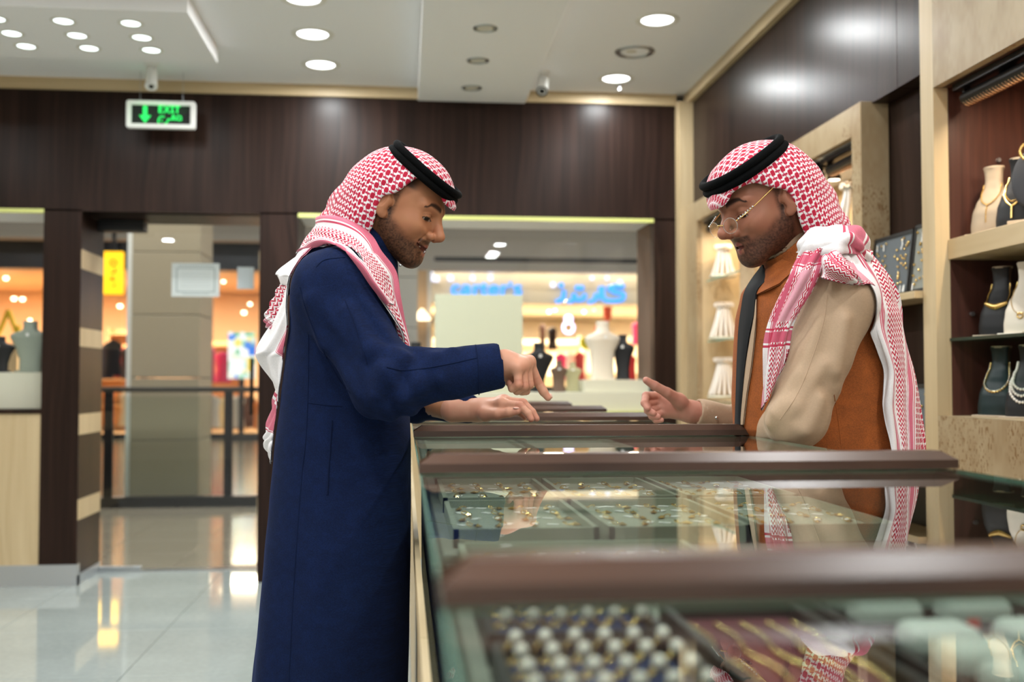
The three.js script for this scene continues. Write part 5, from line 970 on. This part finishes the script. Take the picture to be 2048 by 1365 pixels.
  for (const s of [-1, 1]) { // shoes under the hem
    const f = (x, y, z) => Math.max(smin(capD(x, y, z, V(foot[0] - .05, .045, -2.33 + s * .1), V(foot[0] + .15, .035, -2.33 + s * .1), .045, .036), capD(x, y, z, V(foot[0] - .02, .08, -2.33 + s * .1), V(foot[0], .05, -2.33 + s * .1), .045, .045), .03), .004 - y);
    placed(t, 'shoe', netMesh(f, [foot[0] - .12, 0, -2.33 + s * .1 - .07], [foot[0] + .22, .15, -2.33 + s * .1 + .07], .008), M.leatherBlack);
  }
  // nails
  const nailG = new THREE.SphereGeometry(1, 10, 8), nailM = phy({ color: 0xe2b4a4, roughness: .3 });
  { const q = hL.thumb, n = placed(t, 'thumb_nail', nailG.clone().scale(.0075, .0028, .0055).translate(q[3].x - .002, q[3].y + .0068, q[3].z + .004), nailM); const i = hR.fingers[0]; placed(t, 'finger_nail', nailG.clone().scale(.0028, .0062, .005).rotateZ(.5).translate(i[3].x + .0058, i[3].y + .004, i[3].z), nailM); }
  // headcloth
  const hc0 = placed(t, 'headcloth', hoodMesh(Mx, { edge: [[.122, .045, 0], [.108, .049, .026], [.088, .066, .046], [.052, .077, .077], [.019, .026, .086], [-.006, .0, .088], [-.003, -.06, .076]] }), M.headcloth, t, 'red and white checked headcloth');
  agal(t, Mx, [.1035, .064], [-.052, .119], .085, .0080);
  // band round the neck and over the shoulder to the chest
  const cf = (x, y, z) => Math.min(coatOpen(x, y, z), capD(x, y, z, NB, NT, .08, .07));
  const band = [
    [[668, 430, 2.44], [660, 470, 2.47], [652, 500, 2.46]],
    [[642, 434, 2.36], [622, 470, 2.37], [615, 505, 2.38]],
    [[662, 432, 2.24], [634, 466, 2.235], [618, 494, 2.25]],
    [[694, 440, 2.212], [664, 470, 2.19], [640, 492, 2.2]],
    [[722, 456, 2.2], [698, 482, 2.172], [672, 498, 2.17]],
    [[744, 478, 2.195], [722, 504, 2.158], [702, 518, 2.14]],
    [[758, 505, 2.19], [742, 535, 2.145], [726, 545, 2.12]],
    [[788, 545, 2.2], [766, 562, 2.15], [742, 578, 2.115]],
    [[800, 595, 2.2], [780, 606, 2.15], [758, 616, 2.12]],
    [[812, 645, 2.22], [796, 652, 2.16], [778, 656, 2.13]],
    [[822, 684, 2.22], [806, 692, 2.17], [788, 694, 2.15]],
    [[821, 702, 2.22], [808, 712, 2.18], [793, 717, 2.16]]];
  const bandRows = band.map((r, j) => r.map((p, i) => { const q = at(...p); return [q.x, q.y, q.z, .098 + i * .074, .34 + j * .046]; }));
  placed(t, 'neck_fold', sheet(bandRows, 30, 90, { thick: .004, avoid: cf, gap: .006, fold: (u, v) => .004 * Math.sin(u * 9 + v * 4) + .003 * Math.sin(u * 22 - v * 9) }), M.headcloth, hc0, 'red zigzag border folded round the neck');
  // lower edge roll of the fold, pink and white
  const roll = [[[600, 512, 2.33], [610, 520, 2.35]], [[616, 486, 2.25], [622, 505, 2.25]], [[648, 478, 2.17], [650, 497, 2.165]], [[690, 497, 2.135], [684, 512, 2.132]], [[728, 528, 2.105], [716, 538, 2.105]], [[752, 566, 2.102], [738, 566, 2.102]], [[772, 594, 2.112], [756, 590, 2.108]], [[784, 612, 2.13], [770, 612, 2.12]]];
  placed(t, 'neck_fold', sheet(roll.map((r, j) => { const a = at(...r[0]), b = at(...r[1]), m = a.clone().lerp(b, .5).add(V(0, .004, .014)); return [a, m, b].map((q, i) => [q.x, q.y, q.z, .075 + i * .02, .36 + j * .04]); }), 14, 60, { thick: .004, avoid: cf, gap: .009 }), M.headcloth, hc0, 'pink and white rolled edge of the headcloth');
  // tail hanging down the back
  const hang = (rows, uv, N, Mv, label, wob = .012) => placed(t, 'tail', sheet(rows.map(([y, a, b, da, db], j) => [0, .25, .5, .75, 1].map((s) => { const q = at(lerp(a, b, s), y + (s - .5) * 6, lerp(da, db, s) - wob * Math.sin(s * 9.4 + j * .55) * Math.sin(Math.PI * s) - .03 * Math.sin(Math.PI * s)), [u, v] = uv(y, s, j, b - a); return [q.x, q.y, q.z, u, v]; })), N, Mv, { thick: .003, avoid: cf, gap: .006, fold: (u, v) => .0025 * Math.sin(u * 14 + v * 30) }), M.headcloth, hc0, label);
  hang([[500, 606, 658, 2.33, 2.25], [515, 592, 642, 2.35, 2.23], [534, 572, 624, 2.37, 2.21], [550, 554, 609, 2.38, 2.2], [554, 553, 606, 2.38, 2.2], [570, 562, 598, 2.36, 2.2], [576, 564, 595, 2.355, 2.2], [604, 562, 588, 2.34, 2.21], [640, 549, 580, 2.35, 2.215], [672, 532, 577, 2.36, 2.23], [700, 514, 574, 2.37, 2.245], [708, 511, 573, 2.37, 2.25], [716, 514, 572, 2.37, 2.255], [740, 528, 570, 2.36, 2.265], [768, 545, 567, 2.34, 2.275], [790, 556, 565, 2.33, 2.28], [803, 562, 564, 2.32, 2.285]], (y, s, j, w) => [.012 + .0017 * w * s + .018 * Math.sin(j * .9), .45 + (y - 500) * .0012], 40, 120, 'white hanging end with pink stripes');
  hang([[572, 560, 580, 2.37, 2.31], [590, 552, 576, 2.37, 2.31], [612, 541, 570, 2.38, 2.31], [634, 531, 562, 2.39, 2.32], [646, 530, 556, 2.39, 2.32], [658, 534, 552, 2.38, 2.33]], (y, s, j) => [.08 + .055 * (5 - j) * .5 + .03 * s, .4 + s * .05 + j * .02], 16, 40, 'striped fold behind the white end', .004);
  hang([[776, 553, 567, 2.34, 2.29], [800, 548, 564, 2.34, 2.29], [830, 541, 560, 2.34, 2.29], [862, 532, 556, 2.34, 2.29], [878, 529, 554, 2.34, 2.29], [888, 528, 552, 2.34, 2.29], [908, 535, 550, 2.33, 2.29], [926, 545, 548, 2.32, 2.3]], (y, s) => [clamp(.13 - (y - 776) * .0005, .0, 1) - (y > 866 ? .05 : 0) + s * .012, .5 + s * .04], 20, 60, 'lowest striped corner of the headcloth', .006);
}
// ---------------------------------------------------------------- seller in the camel vest (right)
{
  const base = [at(1640, 1300, 2.32).x, 0, -2.32], t = person('man in camel vest, beige sleeves, glasses and red checked headcloth behind the counter, right', base);
  const skin = lin(0x9c6a54), HC = at(1533, 408, 2.27), Mx = headFrame(HC, -1, .22, .40, 1.1), inv = Mx.clone().invert();
  const D = 2.32, tr = trunkField([[520, 1700, 1552, D, .09], [548, 1728, 1520, D, .14], [585, 1748, 1496, D, .18], [640, 1764, 1486, D, .2], [720, 1778, 1480, D, .2], [800, 1786, 1475, D, .195], [856, 1789, 1478, D, .195], [905, 1792, 1512, D, .195], [1000, 1794, 1516, D, .197], [1100, 1796, 1518, D, .2]].map(([y, b, f, d, h]) => [at(1640, y, d).y, at(b, y, d).x, at(f, y, d).x, -d, h]));
  const sk = trunkField([[900, 1784, 1522, D, .185], [1100, 1788, 1524, D, .19], [1840, 1826, 1524, D, .24]].map(([y, b, f, d, h]) => [at(1640, y, d).y, at(b, y, d).x, at(f, y, d).x, -d, h]));
  const S = at(1672, 602, 2.125), E = at(1594, 836, 2.1), W = at(1512, 888, 2.42), S2 = at(1630, 600, 2.5), E2 = at(1512, 858, 2.62), W2 = at(1390, 826, 2.58);
  const NB = at(1618, 528, 2.31), NT = at(1560, 466, 2.29), sh = at(1650, 545, 2.31);
  const vest0 = (x, y, z) => { let d = tr(x, y, z); d = smin(d, capD(x, y, z, S.clone().lerp(S2, .12), S2.clone().lerp(S, .12), .07, .07), .07); d = smin(d, capD(x, y, z, sh, NB, .09, .08), .06); d = smin(d, capD(x, y, z, NB, NT, .085, .074), .03); return d + .003 * Math.sin(x * 30 + z * 24 + y * 5) * sstep(1.45, 1.1, y) + .002 * (noise3(x * 14, y * 6, z * 14) - .5); };
  const axis = NT.clone().sub(NB).normalize();
  const arm = (x, y, z, A, B, C, r) => { const dir = C.clone().sub(B).normalize(); let d = smin(capD(x, y, z, A, B, r[0], r[1]), capD(x, y, z, B, C, r[1] * .92, r[2]), .04); const s = (x - B.x) * dir.x + (y - B.y) * dir.y + (z - B.z) * dir.z, q = (x - C.x) * dir.x + (y - C.y) * dir.y + (z - C.z) * dir.z; d += .0022 * Math.sin(y * 60 + x * 70 - z * 20) * Math.exp(-(((y - B.y - .05) / .05) ** 2)) + .0022 * Math.sin((x * 1.4 + y * .5) * 46) * Math.exp(-(((y - B.y - .16) / .08) ** 2)); d = smax(d, q, .005); if (q > -.05) d = smax(d, -Math.max(capD(x, y, z, B, C.clone().addScaledVector(dir, .05), r[2] - .0075, r[2] - .0075), -(q + .03)), .003); return d; };
  const folds = [[[1640, 640, 2.045], [1602, 752, 2.04], .004, .010], [[1602, 752, 2.04], [1552, 826, 2.07], .010, .005], [[1648, 730, 2.036], [1590, 812, 2.04], .004, .011], [[1590, 812, 2.04], [1540, 848, 2.06], .011, .004], [[1690, 640, 2.046], [1668, 740, 2.042], .004, .009], [[1640, 800, 2.046], [1610, 860, 2.05], .005, .009]].map(([a, b, r, q]) => { const f = (x, y, z) => arm(x, y, z, S, E, W, [.082, .057, .045]), on = (p, k) => { const o = onto(f, p[0], p[1], 2.1, 0); return o.addScaledVector(o.clone().sub(EYE).normalize(), k - .0045); }; return [on(a, r), on(b, q), r, q]; });
  const armN = (x, y, z) => { let d = arm(x, y, z, S, E, W, [.082, .057, .045]); for (const q of folds) d = smin(d, capD(x, y, z, q[0], q[1], q[2], q[3]), .026); return d; }, armF = (x, y, z) => arm(x, y, z, S2, E2, W2, [.08, .055, .036]);
  const vest = (x, y, z) => {
    let d = vest0(x, y, z); const q = (x - NT.x) * axis.x + (y - NT.y) * axis.y + (z - NT.z) * axis.z;
    if (q > -.12) { d = smax(d, -Math.max(capD(x, y, z, NB, NT.clone().addScaledVector(axis, .1), .070, .0675), -(q + .05)), .003); d = Math.max(d, q + .014); }
    // armholes
    d = smax(d, -(Math.min(capD(x, y, z, S, E, .079, .053), capD(x, y, z, S2, E2, .079, .053))), .004);
    return Math.max(d, at(1640, 1060, D).y - y);
  };
  const camelMap = texture(256, 256, (u, v) => { const n = .92 + .22 * (noise2(u * 120, v * 120, 120, 120) - .4) + .1 * (noise2(u * 10, v * 10, 10, 10) - .5); return [160 * n, 84 * n, 30 * n]; }); camelMap.repeat.set(7, 7);
  M.camel = phy({ map: camelMap, roughness: .9, sheen: .4, sheenColor: new THREE.Color(0xc87a30), sheenRoughness: .5 });
  const sandMap = texture(128, 128, (u, v) => { const n = .985 + .04 * (noise2(u * 64, v * 64, 64, 64) - .4); return [182 * n, 154 * n, 127 * n]; }); sandMap.repeat.set(9, 9);
  M.sand = phy({ map: sandMap, roughness: .75, sheen: .3, sheenColor: new THREE.Color(0xfff0d8), sheenRoughness: .5 });
  const lo = [at(1470, 800, 2.32).x - .05, .8, -2.6], hi = [at(1800, 800, 2.32).x + .06, NT.y + .06, -2.03];
  const vestMesh = placed(t, 'vest', clothUV(netMesh(vest, lo, hi, .006)), M.camel, t, 'camel brown wool vest');
  const thobe = (x, y, z) => {
    let d = smin(armN(x, y, z), Math.max(vest0(x, y, z) + .012, sstep(0, 1, 0)), .012); d = smin(d, armF(x, y, z), .012); d = smin(d, sk(x, y, z), .02);
    const q = (x - NT.x) * axis.x + (y - NT.y) * axis.y + (z - NT.z) * axis.z; if (q > -.12) { d = smin(d, Math.max(capD(x, y, z, NB, NT, .0675, .0665), -q - .1), .004); d = smax(d, -Math.max(capD(x, y, z, NB, NT.clone().addScaledVector(axis, .1), .059, .0585), -(q + .06)), .002); d = Math.max(d, q - .004); } return d;
  };
  const thobeMesh = placed(t, 'thobe', clothUV(netMesh(thobe, [Math.min(W2.x, lo[0]) - .02, .05, -2.72], [hi[0] + .06, NT.y + .06, -2.0], .0062)), M.sand, t, 'beige thobe with long sleeves');
  const seamM = std({ color: 0x8a6a48, roughness: .9 }), all = (x, y, z) => Math.min(vest(x, y, z), armN(x, y, z));
  const dense = (pts) => { const o = []; for (let i = 0; i < (pts.length - 1) * 10; i++) o.push(crom(pts, i / ((pts.length - 1) * 10 - 1))); return o; };
  const seam = (name, pts, mat, parent, r = .0012) => placed(t, name, tube(dense(pts).map((p) => onto(all, p[0], p[1], 2.2, .0002)), r, 12 * pts.length, 5), mat, parent);
  const keep = (x, y, z) => Math.min(vest0(x, y, z), armN(x, y, z));
  seam('sleeve_seam', [[1655, 590], [1648, 640], [1630, 700], [1608, 760], [1588, 800], [1560, 840]], M.sand, thobeMesh, .001); seam('dart_seam', [[1668, 790], [1676, 840], [1682, 890]], M.camel, vestMesh, .001);
  // cuff of the far sleeve, with a silver stud
  { const c = at(1432, 836, 2.545); placed(t, 'cuff_stud', new THREE.SphereGeometry(.0045, 12, 8).translate(c.x, c.y, c.z + .004), M.silver, thobeMesh); }
  // black lining of the open front, then the pale placket
  const strip = (L, R, off, bulge) => { const rows = L.map((l, j) => { const a = onto(vest0, l[0], l[1], 2.3, off), b = onto(vest0, R[j][0], R[j][1], 2.25, off); const m = a.clone().lerp(b, .5); const mm = onto(vest0, (l[0] + R[j][0]) / 2, (l[1] + R[j][1]) / 2, 2.28, off + bulge); return [a, mm, b].map((q, i) => [q.x, q.y, q.z, i * .03, j * .05]); }); return sheet(rows, 10, 40, { thick: .004 }); };
  placed(t, 'front_lining', strip([[1526, 530], [1506, 556], [1490, 584], [1483, 620], [1478, 660], [1475, 720], [1473, 780], [1471, 850], [1471, 900]], [[1530, 545], [1534, 560], [1514, 584], [1508, 630], [1500, 668], [1492, 720], [1486, 780], [1481, 850], [1480, 900]], .006, .002), std({ color: 0x07080c, roughness: .9 }), vestMesh, 'black lining of the open vest front');
  placed(t, 'placket', strip([[1510, 600], [1508, 640], [1501, 680], [1493, 730], [1487, 785], [1482, 850]], [[1513, 600], [1512, 640], [1508, 690], [1502, 740], [1494, 790], [1487, 850]], .004, .001), M.sand, thobeMesh, 'pale placket edge');
  placed(t, 'lapel', strip([[1524, 545], [1516, 570], [1514, 590]], [[1565, 520], [1590, 535], [1560, 568]], .004, .006), M.camel, vestMesh, 'folded vest lapel');
  // skin
  const neckLocal = [V(-.02, -.045, 0), NB.clone().applyMatrix4(inv)], nb = neckLocal[1];
  const hf = headField({ open: .0030, nose: 1.04, neck: neckLocal }), hc = headColor({ skin, beard: lin(0x17110f), lip: lin(0x8a4a48), full: .95, gaze: -.005, field: hf });
  const head = netMesh(hf, [-.13 + Math.min(0, nb.x), nb.y - .02, -.1], [.14, .14, .1], .0018, hc).applyMatrix4(Mx);
  const P = (a) => at(a[0], a[1], a[2]);
  const hR = { k: 1.05, wrist: P([1382, 824, 2.58]), fore: P([1430, 834, 2.585]), thumb: [[1358, 802, 2.56], [1334, 786, 2.535], [1309, 772, 2.525], [1292, 761, 2.52]].map(P), fingers: [[[1318, 792, 2.61], [1292, 792, 2.58], [1289, 807, 2.555], [1295, 817, 2.54]], [[1318, 804, 2.615], [1293, 809, 2.58], [1296, 822, 2.553], [1307, 827, 2.54]], [[1320, 816, 2.61], [1298, 823, 2.576], [1304, 833, 2.552], [1316, 834, 2.542]], [[1326, 826, 2.605], [1306, 834, 2.57], [1312, 841, 2.552], [1323, 841, 2.544]]].map((f) => f.map(P)) };
  const Q = (a) => at(a[0] + 34, a[1] + 4, a[2]);
  const hL = { k: 1.05, wrist: Q([1486, 879, 2.46]), fore: Q([1510, 874, 2.36]), thumb: [[1478, 872, 2.49], [1472, 874, 2.52], [1468, 876, 2.545], [1465, 878, 2.56]].map(Q), fingers: [[[1478, 880, 2.55], [1474, 884, 2.59], [1472, 890, 2.612], [1471, 896, 2.62]], [[1482, 882, 2.555], [1479, 886, 2.597], [1477, 893, 2.618], [1476, 899, 2.625]], [[1486, 885, 2.55], [1484, 889, 2.59], [1482, 896, 2.61], [1481, 902, 2.617]], [[1490, 888, 2.54], [1489, 893, 2.575], [1487, 899, 2.59], [1486, 904, 2.596]]].map((f) => f.map(Q)) };
  const chest = at(1640, 640, D), hip = at(1640, 960, D), fx = base[0];
  const bodyF = (x, y, z) => { let d = smin(capD(x, y, z, chest, hip, .10, .10), capD(x, y, z, S, S2, .05, .05), .05); d = smin(d, capD(x, y, z, chest, NB, .08, .05), .05); d = smin(d, capD(x, y, z, S, E, .046, .036), .03); d = smin(d, capD(x, y, z, E, hL.fore, .034, .028), .02); d = smin(d, capD(x, y, z, S2, E2, .046, .034), .03); d = smin(d, capD(x, y, z, E2, hR.fore, .032, .026), .02); for (const s of [-1, 1]) { const k0 = V(hip.x, hip.y - .05, -D + s * .09), k1 = V(fx, .5, -D + s * .1), k2 = V(fx, .09, -D + s * .1); d = smin(d, capD(x, y, z, k0, k1, .085, .055), .04); d = smin(d, capD(x, y, z, k1, k2, .055, .038), .02); d = smin(d, capD(x, y, z, k2, V(fx - .12, .05, k2.z), .04, .03), .02); } return d; };
  const body = netMesh(bodyF, [Math.min(W2.x, lo[0]), .01, -2.7], [hi[0] + .05, NB.y + .03, -2.0], .015);
  placed(t, 'body', bodyMerge([head, handMesh(hR, lin(0xc58f7c)), handMesh(hL, lin(0xc58f7c), .003), body], skin), M.skin);
  for (const s of [-1, 1]) { const f = (x, y, z) => Math.max(smin(capD(x, y, z, V(fx + .05, .045, -D + s * .1), V(fx - .15, .035, -D + s * .1), .045, .036), capD(x, y, z, V(fx + .02, .08, -D + s * .1), V(fx, .05, -D + s * .1), .045, .045), .03), .004 - y); placed(t, 'shoe', netMesh(f, [fx - .22, 0, -D + s * .1 - .07], [fx + .12, .15, -D + s * .1 + .07], .008), M.leatherBlack); }
  // glasses: rimless lenses low on the nose, gold arms with small ornaments
  {
    const g = new THREE.Group(); g.name = 'glasses'; g.userData.label = 'rimless glasses with gold arms'; t.add(g); const mv = (geo) => geo.applyMatrix4(Mx).translate(-t.position.x, 0, -t.position.z), goldM = M.gold, lensM = phy({ color: 0xffffff, transmission: 1, thickness: 0, roughness: 0, ior: 1.5 });
    for (const s of [-1, 1]) {
      const sh0 = new THREE.Shape(); sh0.absellipse(0, 0, .022, .0155, 0, Math.PI * 2); const L = new THREE.ExtrudeGeometry(sh0, { depth: .0018, bevelEnabled: false, curveSegments: 28 }).rotateY(Math.PI / 2 - s * .12).rotateZ(.12).translate(.114, -.010, s * .031); part('lens', mv(L), lensM, g);
      part('lens_edge', mv(new THREE.TorusGeometry(1, .03, 6, 40).scale(.022, .0155, .02).rotateY(Math.PI / 2 - s * .12).rotateZ(.12).translate(.115, -.010, s * .031)), phy({ color: 0xeef4f2, roughness: .1, transmission: .75, thickness: 0 }), g);
      part('arm', mv(tube([[.112, -.004, s * .053], [.095, .002, s * .064], [.04, .024, s * .078], [.0, .04, s * .085]], .0013, 30, 6)), goldM, g);
      for (let i = 0; i < 7; i++) part('ornament', mv(new THREE.SphereGeometry(.0024, 8, 6).translate(lerp(.108, .078, i / 6), lerp(-.0015, .0105, i / 6), s * lerp(.057, .0715, i / 6))), M.silver, g);
    }
    part('bridge', mv(tube([[.116, -.006, -.010], [.1225, -.003, 0], [.116, -.006, .010]], .0013, 14, 6)), goldM, g);
  }
  // headcloth
  const hd = placed(t, 'headcloth', hoodMesh(Mx, { edge: [[.124, .034, 0], [.114, .035, .028], [.094, .052, .050], [.062, .054, .077], [.030, .031, .086], [.0, .006, .089], [-.006, -.06, .077]] }), M.headcloth, t, 'red and white checked headcloth');
  agal(t, Mx, [.103, .066], [-.062, .113], .085, .0086);
  const pts = (rows, u0, du, v0, dv, N, Mv, o, name, label) => placed(t, name, sheet(rows.map((r, j) => r.map((p, i) => { const q = at(...p); return [q.x, q.y, q.z, u0 + du * i, v0 + dv * j]; })), N, Mv, o), M.headcloth, hd, label);
  // twisted roll on the shoulder
  pts([[[1592, 505, 2.13], [1600, 482, 2.115], [1640, 462, 2.12], [1690, 448, 2.15], [1722, 462, 2.2], [1736, 490, 2.24]], [[1596, 520, 2.105], [1615, 492, 2.075], [1650, 472, 2.07], [1695, 465, 2.085], [1728, 480, 2.13], [1744, 505, 2.2]], [[1600, 530, 2.1], [1625, 508, 2.06], [1660, 488, 2.045], [1700, 484, 2.055], [1728, 500, 2.1], [1740, 520, 2.18]], [[1606, 540, 2.1], [1634, 524, 2.07], [1668, 508, 2.055], [1700, 506, 2.07], [1722, 516, 2.11], [1730, 530, 2.18]]], .0, .03, .33, .03, 50, 30, { thick: .005, avoid: keep, gap: .007, fold: (u, v) => .005 * Math.sin(u * 13 + v * 6) + .004 * Math.sin(v * 15 - u * 6) + .002 * Math.sin(u * 31 + v * 11) }, 'shoulder_roll', 'white and pink roll on the shoulder');
  // front tail over the chest
  const front = [[1598, 508, 1665, 492, 2.06], [1585, 530, 1652, 522, 2.055], [1575, 555, 1642, 548, 2.05], [1560, 590, 1624, 588, 2.06], [1546, 625, 1604, 620, 2.07], [1536, 660, 1586, 655, 2.08], [1530, 695, 1578, 690, 2.085], [1528, 730, 1572, 722, 2.09], [1526, 765, 1560, 755, 2.1], [1525, 795, 1548, 785, 2.11], [1525, 822, 1540, 815, 2.12]];
  placed(t, 'tail', sheet(front.map(([a, y, b, y2, d], j) => [0, .33, .66, 1].map((s) => { const q = at(lerp(a, b, s), lerp(y, y2, s), d + .03 * (1 - s) - .022 * Math.sin(s * Math.PI)); return [q.x, q.y, q.z, .06 + .26 * s, .08 + .036 * j]; })), 30, 110, { thick: .003, avoid: keep, gap: .007, fold: (u, v) => .004 * Math.sin(u * 18 + v * 8) }), M.headcloth, hd, 'striped front end of the headcloth');
  // small white turned fold at the shoulder point
  pts([[[1642, 556, 2.03], [1650, 514, 2.03], [1668, 505, 2.045], [1700, 520, 2.07]], [[1655, 560, 2.015], [1664, 530, 2.0], [1682, 524, 2.02], [1712, 540, 2.06]], [[1680, 566, 2.02], [1690, 546, 2.0], [1706, 548, 2.02], [1726, 562, 2.06]], [[1715, 572, 2.05], [1718, 566, 2.04], [1724, 570, 2.05], [1734, 578, 2.07]]], .02, .06, .12, .05, 30, 30, { thick: .005, avoid: keep, gap: .007, fold: (u, v) => .004 * Math.sin(u * 16) }, 'shoulder_fold', 'white turned fold with zigzag inside');
  // back tail
  const bt = [[1668, 505, 1738, 500, 2.06, 2.2], [1690, 530, 1762, 525, 2.055, 2.2], [1712, 556, 1782, 556, 2.055, 2.2], [1728, 585, 1796, 588, 2.06, 2.21], [1735, 620, 1800, 622, 2.07, 2.22], [1742, 660, 1802, 656, 2.08, 2.22], [1756, 700, 1812, 695, 2.09, 2.22], [1768, 740, 1826, 735, 2.1, 2.22], [1766, 780, 1838, 775, 2.1, 2.22], [1765, 810, 1843, 812, 2.1, 2.22], [1772, 845, 1846, 850, 2.1, 2.22], [1780, 880, 1847, 880, 2.1, 2.22], [1786, 930, 1848, 930, 2.1, 2.22]];
  placed(t, 'tail', sheet(bt.map(([a, y, b, y2, d, d2], j) => [0, .25, .5, .75, 1].map((s) => { const q = at(lerp(a, b, s), lerp(y, y2, s), lerp(d, d2, s) - .03 * Math.sin(s * Math.PI) + .012 * Math.sin(s * 11 + j * .3)); return [q.x, q.y, q.z, s * lerp(.17, .46, j / 12), .75 - .038 * j]; })), 44, 120, { thick: .003, avoid: keep, gap: .007, fold: (u, v) => .004 * Math.sin(u * 20 + v * 10) }), M.headcloth, hd, 'white edged back end of the headcloth');
}
// ---------------------------------------------------------------- trays and jewellery inside the counter
M.velvetNavy = phy({ color: 0x17264a, roughness: .95, sheen: .6, sheenColor: new THREE.Color(0x3a5aa0) }); M.velvetWine = phy({ color: 0x54202c, roughness: .95, sheen: .5, sheenColor: new THREE.Color(0x9a4a58) });
M.trayPale = std({ color: 0x9aa08e, roughness: .8 }); M.cushion = phy({ color: 0xb9c2ba, roughness: .9, sheen: .3, sheenColor: new THREE.Color(0xffffff) });
{
  const Y = .966;
  const tray = (x0, z0, x1, z1, mat, label) => {
    const t = thing('counter_tray', label, 'jewellery tray', [(x0 + x1) / 2, Y, (z0 + z1) / 2], 'trays inside the counter'), w = Math.abs(x1 - x0) / 2, d = Math.abs(z1 - z0) / 2;
    part('rim', joined([bx(-w, 0, -d, w, .026, -d + .008), bx(-w, 0, d - .008, w, .026, d), bx(-w, 0, -d, -w + .008, .026, d), bx(w - .008, 0, -d, w, .026, d)]), mat === M.trayPale ? M.trayPale : M.black, t);
    part('lining', bx(-w + .006, .002, -d + .006, w - .006, .014, d - .006, .003), mat, t);
    return t;
  };
  // rings with pearls standing in rows
  const ring = thing('pearl_ring', 'gold ring with a pearl standing in the velvet ring trays', 'ring', [0, -5, 0], 'pearl rings in the navy trays');
  part('band', new THREE.TorusGeometry(.009, .0013, 8, 22), M.gold, ring); part('pearl', new THREE.SphereGeometry(.0056, 12, 9).translate(0, .013, 0), M.pearl, ring); part('setting', lathe([[.001, .008], [.005, .0095], [.0045, .0105]], 10), M.gold, ring);
  let used = false; const put = (proto, x, y, z, turn = 0, where) => { const o = put0(proto, x, y, z, turn); if (where) o.userData.label = `${o.userData.label.split(', ')[0]}, ${where}`; return o; };
  const put0 = (proto, x, y, z, turn = 0) => { if (!used || proto !== ring) { if (proto === ring) used = true; if (proto.position.y < -1) { proto.position.set(x, y, z); proto.rotation.y = turn; return proto; } } return copyOf(proto, [x, y, z], null, turn); };
  const rows = (t, nx, nz, proto, y, jitter = .15, where) => { const l = t.children[1].geometry; l.computeBoundingBox(); const b = l.boundingBox; for (let i = 0; i < nx; i++) for (let k = 0; k < nz; k++) put(proto, t.position.x + lerp(b.min.x, b.max.x, (i + .5) / nx), t.position.y + y, t.position.z + lerp(b.min.z, b.max.z, (k + .5) / nz), (rnd() - .5) * jitter, where); };
  rows(tray(.07, -.68, .225, -.86, M.velvetNavy, 'navy velvet ring tray nearest to the viewer, full of pearl rings'), 6, 4, ring, .0225, .15, 'nearest tray');
  rows(tray(.07, -.88, .225, -1.08, M.velvetNavy, 'navy velvet ring tray behind the nearest one'), 6, 4, ring, .0225, .15, 'second tray');
  const wine = tray(.24, -.70, .37, -.98, M.velvetWine, 'wine red velvet tray beside the navy ring trays');
  const chain = thing('gold_chain', 'thin gold chain laid in the wine red tray', 'chain', [0, -5, 0], 'gold chains in the wine red tray'); part('links', tube([[0, 0, -.1], [.004, 0, -.05], [-.003, 0, 0], [.004, 0, .05], [0, 0, .1]], .0022, 60, 6), M.gold, chain);
  for (let i = 0; i < 5; i++) put(chain, .258 + i * .024, Y + .0165, -.84, 0);
  const cush = thing('watch_cushion', 'small white cushion in the black compartment trays', 'cushion', [0, -5, 0], 'white cushions in the black trays'); part('pad', new RoundedBoxGeometry(.058, .026, .048, 3, .011), M.cushion, cush);
  [[.385, -.66, .565, -.86], [.575, -.66, .73, -.86], [.385, -.88, .565, -1.1], [.575, -.88, .73, -1.1]].forEach((a, i) => { const t = tray(...a, M.black, `black compartment tray with white cushions, ${['nearest left', 'nearest right', 'back left', 'back right'][i]}`); rows(t, 2, 3, cush, .028, .05, ['nearest left tray', 'nearest right tray', 'back left tray', 'back right tray'][i]); });
  // earrings on pale pads, with paper tags
  const ear = thing('drop_earring', 'gold drop earring with paper tag on the pale pads', 'earring', [0, -5, 0], 'drop earrings on pale pads'); part('hook', new THREE.TorusGeometry(.006, .0009, 6, 14, 4.4).rotateX(-1.2).translate(0, .004, 0), M.gold, ear); part('drop', new THREE.OctahedronGeometry(.0065).scale(1, .5, 1.6).translate(0, .003, .014), M.gold, ear); part('tag', bx(-.004, .001, -.03, .006, .002, -.012), M.tag, ear);
  const pads = ['left front', 'middle front', 'right front', 'left back', 'middle back', 'right back']; let n = 0;
  for (const z of [-1.5, -1.9]) for (const x of [.07, .295, .52]) { const t = tray(x, z, x + .21, z - .36, M.trayPale, `pale earring pad in the case beside the men, ${pads[n++]}`); rows(t, 4, 5, ear, .0135, 2.5, `${pads[n - 1]} pad beside the men`); }
  for (const z of [-1.14]) { const t = tray(.07, z, .37, z - .24, M.trayPale, 'pale earring pad at the back of the second case'); rows(t, 5, 3, ear, .0135, 2.5, 'pad in the second case'); }
  const far = ['fourth', 'fifth', 'sixth']; [-2.4, -3.24, -4.07].forEach((z, i) => { for (const [k, x] of [[0, .07], [1, .41]]) tray(x, z, x + .31, z - .6, M.trayPale, `pale jewellery pad in the ${far[i]} case, ${k ? 'seller' : 'customer'} side`); });
  // slim sign cards in the nearest case
  solo('colour_card', bx(-.005, 0, -.0015, .005, .016, .0015), std({ color: 0xc23a2a }), 'small red card standing among the white cushions', 'card', [.49, Y + .016, -.87]);
}
scene.traverse((o) => { if (o.isMesh) { o.castShadow = true; o.receiveShadow = true; } });
renderer.render(scene, camera);
